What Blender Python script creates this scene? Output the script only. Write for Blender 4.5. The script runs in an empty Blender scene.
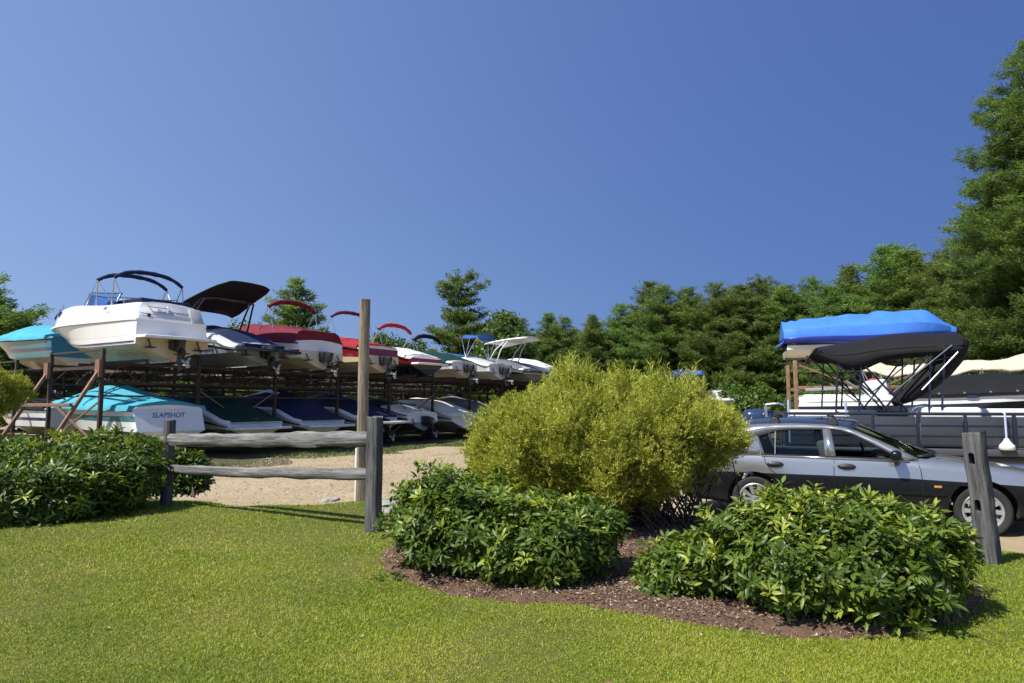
import bpy, bmesh, math, random
import numpy as np
from mathutils import Vector, Matrix, noise as mnoise

SC = bpy.context.scene
COL = SC.collection
R = math.radians
PI = math.pi
random.seed(7)
rng = np.random.default_rng(7)

# ------------------------------------------------------------------ camera maths
EYE = 1.62
FPX = 683.0
PITCH = math.atan(63.5 / FPX)
CP, SP = math.cos(PITCH), math.sin(PITCH)

def ray(px, py):
    x = (px - 512.0) / FPX
    u = (341.5 - py) / FPX
    return (x, CP - u * SP, SP + u * CP)

def at(px, py, Y):
    d = ray(px, py)
    k = Y / d[1]
    return Vector((d[0] * k, Y, EYE + d[2] * k))

def smooth(a, b, x):
    t = np.clip((x - a) / (b - a), 0, 1)
    return t * t * (3 - 2 * t)

def lawn_edge(X):
    X = np.asarray(X, float)
    e = np.interp(X, [-30, -9, -5, -2, -0.3, 1.0, 3.0, 5.0, 7, 9, 30],
                  [12.5, 12.2, 11.3, 10.9, 10.7, 10.7, 9.3, 8.15, 7.9, 7.8, 7.6])
    return e + 0.16 * np.sin(X * 2.3) + 0.09 * np.sin(X * 5.9 + 1)

def lawn_z(X, Y):
    X = np.asarray(X, float); Y = np.asarray(Y, float)
    s = smooth(0.0, 2.3, lawn_edge(X) - Y)
    base = np.interp(X, [-8, -1, 2, 5, 9], [0.34, 0.36, 0.36, 0.30, 0.26])
    bumps = 0.012 * np.sin(X * 1.7 + 0.4 * Y) + 0.010 * np.sin(Y * 2.1 - X)
    return -0.07 + (base + 0.07 + bumps) * s

def ground_z(X, Y):
    return float(max(0.0, lawn_z(X, Y)))

def on_ground(px, py):
    d = ray(px, py)
    k = 1.0
    while k < 80:
        p = (d[0] * k, d[1] * k, EYE + d[2] * k)
        if p[2] <= ground_z(p[0], p[1]):
            break
        k += 0.01
    return Vector(p)

# ------------------------------------------------------------------ materials
MATS = {}

def new_mat(name):
    m = bpy.data.materials.new(name)
    m.use_nodes = True
    nt = m.node_tree
    return m, nt, nt.nodes['Principled BSDF']

def N(nt, kind, **kw):
    n = nt.nodes.new(kind)
    for k, v in kw.items():
        if k in n.inputs.keys():
            n.inputs[k].default_value = v
        else:
            setattr(n, k, v)
    return n

def ramp(nt, stops):
    r = nt.nodes.new('ShaderNodeValToRGB')
    els = r.color_ramp.elements
    while len(els) < len(stops):
        els.new(0.5)
    for e, (p, c) in zip(els, stops):
        e.position = p
        e.color = (c[0], c[1], c[2], 1)
    return r

def paint(name, col, rough=0.4, metal=0.0, var=0.12, scale=3.0, coat=0.0, bump=0.0, bscale=30, spec=0.5, trans=0.0):
    """plain finish with a little uneven tone, from Object-space noise"""
    if name in MATS:
        return MATS[name]
    m, nt, b = new_mat(name)
    tc = N(nt, 'ShaderNodeTexCoord')
    no = N(nt, 'ShaderNodeTexNoise', Scale=scale, Detail=5.0, Roughness=0.6)
    nt.links.new(tc.outputs['Object'], no.inputs['Vector'])
    lo = [max(0, c * (1 - var)) for c in col]
    hi = [min(1, c * (1 + var)) for c in col]
    r = ramp(nt, [(0.3, lo), (0.7, hi)])
    nt.links.new(no.outputs['Fac'], r.inputs['Fac'])
    nt.links.new(r.outputs['Color'], b.inputs['Base Color'])
    b.inputs['Roughness'].default_value = rough
    b.inputs['Metallic'].default_value = metal
    b.inputs['Specular IOR Level'].default_value = spec
    b.inputs['Coat Weight'].default_value = coat
    b.inputs['Coat Roughness'].default_value = 0.05
    if bump:
        n2 = N(nt, 'ShaderNodeTexNoise', Scale=bscale, Detail=4.0)
        nt.links.new(tc.outputs['Object'], n2.inputs['Vector'])
        bp = N(nt, 'ShaderNodeBump', Strength=bump, Distance=0.02)
        nt.links.new(n2.outputs['Fac'], bp.inputs['Height'])
        nt.links.new(bp.outputs['Normal'], b.inputs['Normal'])
    if trans:
        out = nt.nodes['Material Output']
        tr = N(nt, 'ShaderNodeBsdfTranslucent')
        nt.links.new(r.outputs['Color'], tr.inputs['Color'])
        mx = N(nt, 'ShaderNodeMixShader'); mx.inputs[0].default_value = trans
        nt.links.new(b.outputs[0], mx.inputs[1]); nt.links.new(tr.outputs[0], mx.inputs[2])
        nt.links.new(mx.outputs[0], out.inputs['Surface'])
    MATS[name] = m
    return m

def leaf_mat(name, stops, rough=0.5, trans=0.3, spec=0.4, each=0.0):
    """foliage: tone attribute (each leaf its own) picks the colour"""
    m, nt, b = new_mat(name)
    at_ = N(nt, 'ShaderNodeAttribute', attribute_name='tone')
    r = ramp(nt, stops)
    nt.links.new(at_.outputs['Fac'], r.inputs['Fac'])
    oi = N(nt, 'ShaderNodeObjectInfo')          # every plant its own cast
    h1 = N(nt, 'ShaderNodeMapRange'); h1.inputs['To Min'].default_value = .5 - each * .03; h1.inputs['To Max'].default_value = .5 + each * .13
    v1 = N(nt, 'ShaderNodeMapRange'); v1.inputs['To Min'].default_value = 1 - each; v1.inputs['To Max'].default_value = 1 + each
    nt.links.new(oi.outputs['Random'], h1.inputs['Value']); nt.links.new(oi.outputs['Random'], v1.inputs['Value'])
    r0 = r; r = N(nt, 'ShaderNodeHueSaturation')
    nt.links.new(h1.outputs[0], r.inputs['Hue']); nt.links.new(v1.outputs[0], r.inputs['Value']); nt.links.new(r0.outputs['Color'], r.inputs['Color'])
    nt.links.new(r.outputs['Color'], b.inputs['Base Color'])
    b.inputs['Roughness'].default_value = rough
    b.inputs['Specular IOR Level'].default_value = spec
    tr = N(nt, 'ShaderNodeBsdfTranslucent')
    hs = N(nt, 'ShaderNodeHueSaturation', Saturation=1.15, Value=1.3)
    nt.links.new(r.outputs['Color'], hs.inputs['Color'])
    nt.links.new(hs.outputs['Color'], tr.inputs['Color'])
    mx = N(nt, 'ShaderNodeMixShader'); mx.inputs[0].default_value = trans
    nt.links.new(b.outputs[0], mx.inputs[1]); nt.links.new(tr.outputs[0], mx.inputs[2])
    nt.links.new(mx.outputs[0], nt.nodes['Material Output'].inputs['Surface'])
    MATS[name] = m
    return m

def wood_mat(name, dark, light, axis=2, scale=9.0, crack=0.55):
    m, nt, b = new_mat(name)
    tc = N(nt, 'ShaderNodeTexCoord')
    mp = N(nt, 'ShaderNodeMapping')
    s = [14.0, 14.0, 14.0]; s[axis] = 0.8
    mp.inputs['Scale'].default_value = s
    nt.links.new(tc.outputs['Object'], mp.inputs['Vector'])
    n1 = N(nt, 'ShaderNodeTexNoise', Scale=2.2, Detail=8.0, Roughness=0.7)
    n2 = N(nt, 'ShaderNodeTexNoise', Scale=scale * 0.6, Detail=3.0, Roughness=0.5)
    n3 = N(nt, 'ShaderNodeTexNoise', Scale=1.7, Detail=3.0)
    nt.links.new(mp.outputs[0], n1.inputs['Vector']); nt.links.new(mp.outputs[0], n2.inputs['Vector'])
    nt.links.new(tc.outputs['Object'], n3.inputs['Vector'])
    r = ramp(nt, [(0.25, [c * 0.45 for c in dark]), (0.42, dark), (0.68, light)])
    nt.links.new(n1.outputs['Fac'], r.inputs['Fac'])
    r2 = ramp(nt, [(0.34, (0.12, 0.11, 0.10)), (0.43, (1, 1, 1))])
    nt.links.new(n2.outputs['Fac'], r2.inputs['Fac'])
    mu = N(nt, 'ShaderNodeMixRGB', blend_type='MULTIPLY'); mu.inputs[0].default_value = crack
    nt.links.new(r.outputs[0], mu.inputs[1]); nt.links.new(r2.outputs[0], mu.inputs[2])
    r3 = ramp(nt, [(0.3, (0.75, 0.75, 0.78)), (0.7, (1.12, 1.08, 1.0))])
    nt.links.new(n3.outputs['Fac'], r3.inputs['Fac'])
    m2 = N(nt, 'ShaderNodeMixRGB', blend_type='MULTIPLY'); m2.inputs[0].default_value = 1.0
    nt.links.new(mu.outputs[0], m2.inputs[1]); nt.links.new(r3.outputs[0], m2.inputs[2])
    nt.links.new(m2.outputs[0], b.inputs['Base Color'])
    b.inputs['Roughness'].default_value = 0.9
    b.inputs['Specular IOR Level'].default_value = 0.2
    bp = N(nt, 'ShaderNodeBump', Strength=0.7, Distance=0.012)
    nt.links.new(n1.outputs['Fac'], bp.inputs['Height'])
    nt.links.new(bp.outputs[0], b.inputs['Normal'])
    MATS[name] = m
    return m

def glass_mat(name, tint, refl=0.06):
    m, nt, b = new_mat(name)
    nt.nodes.remove(b)
    tr = N(nt, 'ShaderNodeBsdfTransparent'); tr.inputs[0].default_value = (*tint, 1)
    gl = N(nt, 'ShaderNodeBsdfGlossy'); gl.inputs['Roughness'].default_value = 0.02
    fr = N(nt, 'ShaderNodeFresnel', IOR=1.5)
    mx = N(nt, 'ShaderNodeMixShader')
    nt.links.new(fr.outputs[0], mx.inputs[0]); nt.links.new(tr.outputs[0], mx.inputs[1]); nt.links.new(gl.outputs[0], mx.inputs[2])
    nt.links.new(mx.outputs[0], nt.nodes['Material Output'].inputs['Surface'])
    MATS[name] = m
    return m

# ------------------------------------------------------------------ objects and tags
def tag(o, label=None, cat=None, group=None, kind=None):
    if label: o['label'] = label
    if cat: o['category'] = cat
    if group: o['group'] = group
    if kind: o['kind'] = kind
    return o

def thing(name, label, cat, loc=(0, 0, 0), rz=0.0, group=None):
    o = bpy.data.objects.new(name, None)
    o.empty_display_size = 0.2
    COL.objects.link(o)
    o.location = loc
    o.rotation_euler = (0, 0, rz)
    return tag(o, label, cat, group)

def link(name, me, parent=None):
    o = bpy.data.objects.new(name, me)
    COL.objects.link(o)
    if parent is not None:
        o.parent = parent
    return o

def copy_tree(o, parent=None):
    c = o.copy(); COL.objects.link(c)
    if parent is not None:
        c.parent = parent
    for ch in list(o.children):
        copy_tree(ch, c)
    return c

class MB:
    """collects shapes, then links them as ONE mesh object"""
    def __init__(self):
        self.v = []; self.f = []; self.mi = []
    def add(self, vs, fs, mi=0):
        o = len(self.v)
        self.v += [tuple(p) for p in vs]
        for i, f in enumerate(fs):
            self.f.append([o + k for k in f])
            self.mi.append(mi[i] if isinstance(mi, (list, tuple)) else mi)
        return self
    def box(self, c, s, rot=None, mi=0, bev=0.0):
        bm = bmesh.new()
        bmesh.ops.create_cube(bm, size=1.0)
        for v in bm.verts:
            v.co = Vector((v.co.x * s[0], v.co.y * s[1], v.co.z * s[2]))
        if bev:
            bmesh.ops.bevel(bm, geom=list(bm.edges), offset=bev, segments=2, affect='EDGES', profile=0.5)
        M = Matrix.Translation(Vector(c))
        if rot is not None:
            M = M @ rot.to_4x4()
        bm.verts.ensure_lookup_table()
        vs = [M @ v.co for v in bm.verts]
        fs = [[v.index for v in f.verts] for f in bm.faces]
        bm.free()
        return self.add(vs, fs, mi)
    def beam(self, a, b, w, h, mi=0, bev=0.0, up=(0, 0, 1)):
        a = Vector(a); b = Vector(b); d = b - a
        x = d.normalized(); u = Vector(up)
        y = u.cross(x)
        if y.length < 1e-3:
            y = Vector((0, 1, 0)).cross(x)
        y.normalize(); z = x.cross(y)
        rot = Matrix((x, y, z)).transposed()
        return self.box((a + b) / 2, (d.length, w, h), rot, mi, bev)
    def tube(self, pts, r, n=8, mi=0, cap=True):
        pts = [Vector(p) for p in pts]
        rs = r if isinstance(r, (list, tuple)) else [r] * len(pts)
        vs = []; fs = []
        t0 = (pts[1] - pts[0]).normalized()
        ref = Vector((0, 0, 1)) if abs(t0.z) < 0.9 else Vector((1, 0, 0))
        for i, p in enumerate(pts):
            t = (pts[min(i + 1, len(pts) - 1)] - pts[max(i - 1, 0)]).normalized()
            a = ref - t * ref.dot(t)
            if a.length < 1e-4:
                a = t.orthogonal()
            a.normalize(); ref = a
            b = t.cross(a)
            for k in range(n):
                w = 2 * PI * k / n
                vs.append(p + (a * math.cos(w) + b * math.sin(w)) * rs[i])
        for i in range(len(pts) - 1):
            for k in range(n):
                k2 = (k + 1) % n
                fs.append([i * n + k, i * n + k2, (i + 1) * n + k2, (i + 1) * n + k])
        if cap:
            fs.append(list(range(n))[::-1])
            fs.append([(len(pts) - 1) * n + k for k in range(n)])
        return self.add(vs, fs, mi)
    def grid(self, rows, mi=0, closed=False):
        """rows: equal-length point lists; mi: one index, or one per row gap"""
        n = len(rows[0]); vs = [p for r in rows for p in r]; fs = []; ms = []
        for i in range(len(rows) - 1):
            for k in range(n if closed else n - 1):
                k2 = (k + 1) % n
                fs.append([i * n + k, i * n + k2, (i + 1) * n + k2, (i + 1) * n + k])
                ms.append(mi[i] if isinstance(mi, (list, tuple)) else mi)
        return self.add(vs, fs, ms)
    def lathe(self, prof, n=24, M=None, mi=0):
        """prof: (radius, axial) about the local Y axis"""
        vs = []; fs = []; ms = []
        M = M or Matrix.Identity(4)
        for r_, a in prof:
            for k in range(n):
                w = 2 * PI * k / n
                vs.append(M @ Vector((r_ * math.cos(w), a, r_ * math.sin(w))))
        for i in range(len(prof) - 1):
            for k in range(n):
                k2 = (k + 1) % n
                fs.append([i * n + k, i * n + k2, (i + 1) * n + k2, (i + 1) * n + k])
                ms.append(mi[i] if isinstance(mi, (list, tuple)) else mi)
        return self.add(vs, fs, ms)
    def poly(self, pts, mi=0):
        return self.add(pts, [list(range(len(pts)))], mi)
    def build(self, name, mats, parent=None, angle=35, solid=0.0, bevel=0.0, subsurf=0, fix=False):
        me = bpy.data.meshes.new(name)
        me.from_pydata(self.v, [], self.f)
        for m in (mats if isinstance(mats, (list, tuple)) else [mats]):
            me.materials.append(m)
        me.polygons.foreach_set('material_index', self.mi)
        if fix:
            bm = bmesh.new(); bm.from_mesh(me)
            bmesh.ops.remove_doubles(bm, verts=bm.verts, dist=1e-4)
            bmesh.ops.recalc_face_normals(bm, faces=bm.faces)
            bm.to_mesh(me); bm.free()
        if angle:
            me.polygons.foreach_set('use_smooth', [True] * len(me.polygons))
            me.set_sharp_from_angle(angle=R(angle))
        me.update()
        o = link(name, me, parent)
        if solid:
            s = o.modifiers.new('thickness', 'SOLIDIFY'); s.thickness = solid; s.offset = 0
        if bevel:
            s = o.modifiers.new('bevel', 'BEVEL'); s.width = bevel; s.segments = 2; s.limit_method = 'ANGLE'
        if subsurf:
            s = o.modifiers.new('sub', 'SUBSURF'); s.levels = subsurf; s.render_levels = subsurf
        return o

def mesh_np(name, verts, faces, mat, tone=None, parent=None, smooth_=False):
    """faces: list of int arrays (n, k)"""
    me = bpy.data.meshes.new(name)
    verts = np.ascontiguousarray(verts, dtype=np.float32)
    loops = np.concatenate([f.ravel() for f in faces]).astype(np.int32)
    totals = np.concatenate([np.full(len(f), f.shape[1], np.int32) for f in faces])
    starts = np.concatenate([[0], np.cumsum(totals)[:-1]]).astype(np.int32)
    me.vertices.add(len(verts)); me.vertices.foreach_set('co', verts.ravel())
    me.loops.add(len(loops)); me.loops.foreach_set('vertex_index', loops)
    me.polygons.add(len(totals)); me.polygons.foreach_set('loop_start', starts)
    me.polygons.foreach_set('loop_total', totals)
    if smooth_:
        me.polygons.foreach_set('use_smooth', np.ones(len(totals), bool))
    if tone is not None:
        a = me.attributes.new('tone', 'FLOAT', 'POINT')
        a.data.foreach_set('value', np.ascontiguousarray(tone, dtype=np.float32))
    me.materials.append(mat)
    me.update(calc_edges=True)
    return link(name, me, parent)

def unit(a):
    return a / np.maximum(np.linalg.norm(a, axis=-1, keepdims=True), 1e-9)

def frames(D, up=None, roll=None, g=rng):
    """direction D -> side S and normal Nn"""
    D = unit(D)
    if up is None:
        up = g.normal(size=D.shape)
    S = unit(np.cross(D, up))
    Nn = np.cross(S, D)
    return D, S, Nn

LEAF_V = np.array([[0, 0, 0], [.32, 0, 0], [.32, 1, .0], [.32, -1, .0], [.7, 0, 0], [.7, .82, 0], [.7, -.82, 0], [1, 0, 0]], float)
LEAF_F3 = np.array([[0, 1, 2], [0, 3, 1], [5, 4, 7], [4, 6, 7]])
LEAF_F4 = np.array([[2, 1, 4, 5], [1, 3, 6, 4]])

def leaves(P, D, up, L, W, fold=0.25, curl=0.15, g=rng):
    n = len(P)
    D, S, Nn = frames(D, up, g=g)
    L = np.broadcast_to(L, (n,)); W = np.broadcast_to(W, (n,))
    cu = curl * L
    t = LEAF_V
    v = (P[:, None, :] + D[:, None, :] * (t[None, :, 0:1] * L[:, None, None])
         + S[:, None, :] * (t[None, :, 1:2] * W[:, None, None] * 0.5)
         + Nn[:, None, :] * (np.abs(t[None, :, 1:2]) * W[:, None, None] * fold * 0.5
                             - (t[None, :, 0:1] ** 2) * cu[:, None, None]))
    off = (np.arange(n) * 8)[:, None, None]
    return v.reshape(-1, 3), [(LEAF_F3[None] + off).reshape(-1, 3), (LEAF_F4[None] + off).reshape(-1, 4)]

def diamonds(P, D, L, W, up=None, g=rng):
    n = len(P)
    D, S, Nn = frames(D, up, g=g)
    L = np.broadcast_to(L, (n,))[:, None]; W = np.broadcast_to(W, (n,))[:, None]
    v = np.stack([P, P + D * L * .45 + S * W * .5, P + D * L, P + D * L * .45 - S * W * .5], 1).reshape(-1, 3)
    f = (np.arange(n) * 4)[:, None] + np.arange(4)[None]
    return v, [f]

def text_mesh(txt, size, shear=0.0, ext=0.004):
    cu = bpy.data.curves.new('lettering', 'FONT')
    cu.body = txt; cu.size = size; cu.shear = shear; cu.extrude = ext
    cu.align_x = 'CENTER'; cu.align_y = 'CENTER'
    o = bpy.data.objects.new('lettering_tmp', cu); COL.objects.link(o)
    dg = bpy.context.evaluated_depsgraph_get()
    me = bpy.data.meshes.new_from_object(o.evaluated_get(dg))
    bpy.data.objects.remove(o); bpy.data.curves.remove(cu)
    me.name = 'lettering'
    return me
# ================================================================== SETTING
def ground_material(name, stops, sc1, sc2, bump, patch=None, dist=0.02):
    m, nt, b = new_mat(name)
    tc = N(nt, 'ShaderNodeTexCoord')
    n1 = N(nt, 'ShaderNodeTexNoise', Scale=sc1, Detail=8.0, Roughness=0.7)
    n2 = N(nt, 'ShaderNodeTexNoise', Scale=sc2, Detail=4.0, Roughness=0.7)
    for q in (n1, n2):
        nt.links.new(tc.outputs['Object'], q.inputs['Vector'])
    mx = N(nt, 'ShaderNodeMixRGB'); mx.inputs[0].default_value = 0.5
    nt.links.new(n1.outputs['Fac'], mx.inputs[1]); nt.links.new(n2.outputs['Fac'], mx.inputs[2])
    r = ramp(nt, stops)
    nt.links.new(mx.outputs[0], r.inputs['Fac'])
    last = r.outputs['Color']
    if patch:
        n3 = N(nt, 'ShaderNodeTexNoise', Scale=patch[0], Detail=3.0, Roughness=0.55)
        nt.links.new(tc.outputs['Object'], n3.inputs['Vector'])
        rp = ramp(nt, [(patch[1], (0, 0, 0)), (patch[2], (1, 1, 1))])
        nt.links.new(n3.outputs['Fac'], rp.inputs['Fac'])
        m2 = N(nt, 'ShaderNodeMixRGB')
        nt.links.new(rp.outputs[0], m2.inputs[0]); nt.links.new(last, m2.inputs[1])
        m2.inputs[2].default_value = (*patch[3], 1)
        last = m2.outputs[0]
    nt.links.new(last, b.inputs['Base Color'])
    b.inputs['Roughness'].default_value = 0.95
    b.inputs['Specular IOR Level'].default_value = 0.15
    bp = N(nt, 'ShaderNodeBump', Strength=bump, Distance=dist)
    nt.links.new(n2.outputs['Fac'], bp.inputs['Height'])
    nt.links.new(bp.outputs[0], b.inputs['Normal'])
    return m

gravel_m = ground_material('gravel', [(0.32, (.25, .185, .108)), (0.5, (.35, .275, .17)), (0.68, (.47, .385, .25))],
                           0.45, 22.0, 0.6, (0.22, .60, .75, (.20, .17, .10)))
MB().poly([(-1500, -1500, 0), (1500, -1500, 0), (1500, 1500, 0), (-1500, 1500, 0)]).build('gravel_lot', gravel_m, angle=0)['kind'] = 'structure'

soil_m = ground_material('lawn_thatch', [(0.3, (.055, .065, .014)), (0.5, (.105, .11, .026)), (0.7, (.17, .16, .05))], 1.1, 60.0, 0.5)
xs = np.linspace(-16, 14, 181); ys = np.linspace(0.8, 13.2, 125)
GX, GY = np.meshgrid(xs, ys, indexing='ij')
GZ = lawn_z(GX, GY)
idx = np.arange(GX.size).reshape(GX.shape)
quads = np.stack([idx[:-1, :-1], idx[1:, :-1], idx[1:, 1:], idx[:-1, 1:]], -1).reshape(-1, 4)
lawn = mesh_np('lawn', np.stack([GX, GY, GZ], -1).reshape(-1, 3), [quads], soil_m, smooth_=True)
lawn['kind'] = 'structure'

# racks' ground shadow painted as a dark strip of soil, with weeds
def rack_shade_strip():
    be = math.atan(428 / 683.0)
    rd = np.array([math.sin(be), math.cos(be)]); fr = np.array([math.cos(be), -math.sin(be)])
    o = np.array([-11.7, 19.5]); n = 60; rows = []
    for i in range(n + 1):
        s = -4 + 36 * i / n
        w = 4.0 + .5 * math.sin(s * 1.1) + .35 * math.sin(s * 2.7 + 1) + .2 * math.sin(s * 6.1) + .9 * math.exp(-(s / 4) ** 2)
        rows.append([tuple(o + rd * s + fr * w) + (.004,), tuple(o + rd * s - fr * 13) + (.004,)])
    m = ground_material('rack_shade_ground', [(0.3, (.045, .04, .022)), (0.5, (.085, .075, .04)), (0.72, (.15, .13, .08))], 1.3, 30.0, .8, (.5, .48, .62, (.075, .10, .025)))
    MB().grid(rows).build('rack_shade_strip', m, angle=0)['kind'] = 'structure'
    P = []
    for _ in range(9000):
        s = rng.uniform(-3, 30); w = rng.uniform(-1, 5.0)
        if noise2(np.array([s]), np.array([w]), 1.1, 77)[0] + .25 * (w - 2.5) < .15 or w > 4.0 + .5 * math.sin(s * 1.1) + .35 * math.sin(s * 2.7 + 1): continue
        q = o + rd * s + fr * w; P.append((q[0], q[1], .0))
    P = np.array(P); k = 5; P = np.repeat(P, k, 0) + rng.normal(size=(len(P) * k, 3)) * np.array([.06, .06, 0]) 
    D = unit(rng.normal(size=P.shape) * np.array([.8, .8, .2]) + np.array([0, 0, 1.0]))
    v, f = diamonds(P, D, rng.uniform(.06, .16, len(P)), rng.uniform(.010, .022, len(P)))
    tag(mesh_np('yard_weeds', v, f, leaf_mat('yard_weeds', [(0, (.05, .09, .015)), (.6, (.12, .17, .03)), (1, (.26, .24, .09))], trans=.3), np.repeat(rng.random(len(P)), 4)), kind='stuff')

# mulch bed: outline traced on the ground round the shrubs
bed_px = [(380, 556), (392, 576), (440, 593), (505, 603), (560, 603), (620, 612), (700, 626), (780, 637), (856, 640), (920, 633), (968, 615),
          (982, 598), (970, 580), (930, 560), (800, 545), (700, 530), (610, 521), (520, 524), (440, 532), (398, 542)]
bed = [on_ground(*p) for p in bed_px]
bed_xy = np.array([(p.x, p.y) for p in bed])

def in_poly(X, Y, poly):
    inside = np.zeros(X.shape, bool)
    j = len(poly) - 1
    for i in range(len(poly)):
        xi, yi = poly[i]; xj, yj = poly[j]
        c = ((yi > Y) != (yj > Y)) & (X < (xj - xi) * (Y - yi) / (yj - yi + 1e-12) + xi)
        inside ^= c
        j = i
    return inside

mulch_m = ground_material('bark_mulch', [(0.3, (.075, .042, .027)), (0.5, (.185, .112, .075)), (0.72, (.32, .22, .155))], 3.0, 75.0, 1.0, dist=0.03)
# dense sheet over the bed, 25 mm proud, sunk at its rim
bx = np.linspace(bed_xy[:, 0].min() - .1, bed_xy[:, 0].max() + .1, 150)
by = np.linspace(bed_xy[:, 1].min() - .1, bed_xy[:, 1].max() + .1, 110)
BX, BY = np.meshgrid(bx, by, indexing='ij')
def bed_dist(X, Y):
    d = np.full(X.shape, 9.0)
    n = len(bed_xy)
    for i in range(n):
        a = bed_xy[i]; b = bed_xy[(i + 1) % n]
        ab = b - a
        t = np.clip(((X - a[0]) * ab[0] + (Y - a[1]) * ab[1]) / (ab @ ab), 0, 1)
        d = np.minimum(d, np.hypot(X - a[0] - t * ab[0], Y - a[1] - t * ab[1]))
    return np.where(in_poly(X, Y, bed_xy), d, -d)
BD = bed_dist(BX, BY) + 0.035 * np.sin(BX * 9) * np.sin(BY * 11 + 2) + 0.02 * np.sin(BX * 23 + BY * 17)
BZ = lawn_z(BX, BY) + np.clip(BD * 0.35, -0.05, 0.035) + 0.008 * np.sin(BX * 31) * np.sin(BY * 27)
idx = np.arange(BX.size).reshape(BX.shape)
quads = np.stack([idx[:-1, :-1], idx[1:, :-1], idx[1:, 1:], idx[:-1, 1:]], -1).reshape(-1, 4)
mesh_np('mulch_bed', np.stack([BX, BY, BZ], -1).reshape(-1, 3), [quads], mulch_m, smooth_=True)['kind'] = 'structure'

# bark chips
def chips(n):
    X = rng.uniform(bed_xy[:, 0].min(), bed_xy[:, 0].max(), n); Y = rng.uniform(bed_xy[:, 1].min(), bed_xy[:, 1].max(), n)
    d = bed_dist(X, Y)
    ok = d > rng.uniform(-.06, .03, n)
    X = X[ok]; Y = Y[ok]; d = d[ok]
    P = np.stack([X, Y, lawn_z(X, Y) + np.clip(d * .35, 0, .035) + rng.uniform(0.002, .014, len(X))], -1)
    D = rng.normal(size=P.shape) * np.array([1, 1, .35])
    up = rng.normal(size=P.shape) * .6 + np.array([0, 0, 1.0])
    D = unit(D)
    v, f = diamonds(P, D, rng.uniform(.010, .040, len(P)), rng.uniform(.005, .013, len(P)), unit(up))
    return v, f, np.repeat(rng.random(len(P)), 4)
v, f, t = chips(52000)
chip_m = leaf_mat('bark_chips', [(0, (.075, .045, .030)), (.5, (.185, .12, .082)), (.85, (.30, .215, .155)), (1, (.45, .37, .29))], rough=.9, trans=0.0, spec=.2)
tag(mesh_np('bark_chips', v, f, chip_m, t), kind='stuff')

# grass blades
def noise2(X, Y, s, seed):
    g = np.random.default_rng(seed)
    acc = np.zeros(X.shape)
    for k in range(5):
        a = g.uniform(0, 2 * PI); w = s * g.uniform(.6, 1.7); ph = g.uniform(0, 2 * PI)
        acc += np.sin((X * math.cos(a) + Y * math.sin(a)) * w + ph + 1.2 * np.sin((X * math.sin(a) - Y * math.cos(a)) * w * .7))
    return acc / 5

rack_shade_strip()

def grass(n):
    u = rng.random(n)
    y0, y1 = 2.75, 12.0
    k = 1.15
    Y = (y0 ** -k + u * (y1 ** -k - y0 ** -k)) ** (-1 / k)
    X = rng.uniform(-1, 1, n) * (Y * 0.80 + .5)
    Z = lawn_z(X, Y)
    d = bed_dist(X, Y)
    dens = noise2(X, Y, 9, 5) * .5 + .72 + .25 * noise2(X, Y, 2.6, 8) + .3 * noise2(X, Y, 40, 6)
    ok = (Z > 0.005) & (d < rng.uniform(-.05, .04, n)) & (rng.random(n) < dens + .15)
    X, Y, Z = X[ok], Y[ok], Z[ok]
    n = len(X)
    far = np.clip((Y - 3) / 8, 0, 1)
    h = (0.010 + 0.012 * rng.random(n)) * (1 + .35 * noise2(X, Y, 3.1, 3)) * (1 + .7 * far)
    h *= np.where(rng.random(n) < .03, 1.7, 1) * (1 + .2 * noise2(X, Y, 26, 9))
    w = (0.0021 + .0016 * rng.random(n)) * (1 + 1.6 * far)
    P = np.stack([X, Y, Z - .004], -1)
    lean = rng.normal(size=(n, 2)) * .8
    D = unit(np.concatenate([lean, np.ones((n, 1))], 1))
    az = rng.uniform(0, 2 * PI, n)
    S = np.stack([np.cos(az), np.sin(az), np.zeros(n)], -1)
    bend = np.concatenate([lean * .55, -np.abs(lean[:, :1]) * .25], 1)
    H = h[:, None]; W = w[:, None]
    mid = P + D * H * .55
    tip = P + D * H + bend * H * .6
    v = np.stack([P - S * W * .5, P + S * W * .5, mid + S * W * .42, mid - S * W * .42, tip], 1).reshape(-1, 3)
    off = (np.arange(n) * 5)[:, None]
    f4 = off + np.array([[0, 1, 2, 3]]); f3 = off + np.array([[3, 2, 4]])
    patch = .5 + .55 * noise2(X, Y, 1.3, 11) + .4 * noise2(X, Y, 4.3, 12)
    dry = np.clip(.8 * noise2(X, Y, .9, 21) + .6 * noise2(X, Y, 3.7, 22) + .10 + .25 * np.exp(-((X + 2.6) ** 2 + (Y - 6.2) ** 2) / 3), 0, 1)
    tone = np.clip(.14 + .34 * patch + rng.normal(size=n) * .21, 0, .74)
    isdry = rng.random(n) < dry * .45 + .05
    tone = np.where(isdry, rng.uniform(.76, 1, n), tone)
    return v, [f4, f3], np.repeat(tone, 5)
v, f, t = grass(1250000)
grass_m = leaf_mat('grass_blades', [(0, (.10, .165, .012)), (.35, (.235, .315, .022)), (.7, (.40, .435, .04)), (.78, (.42, .39, .06)), (1, (.54, .47, .16))],
                   rough=.55, trans=.24, spec=.3)
tag(mesh_np('lawn_grass', v, f, grass_m, t), kind='stuff')

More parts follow.
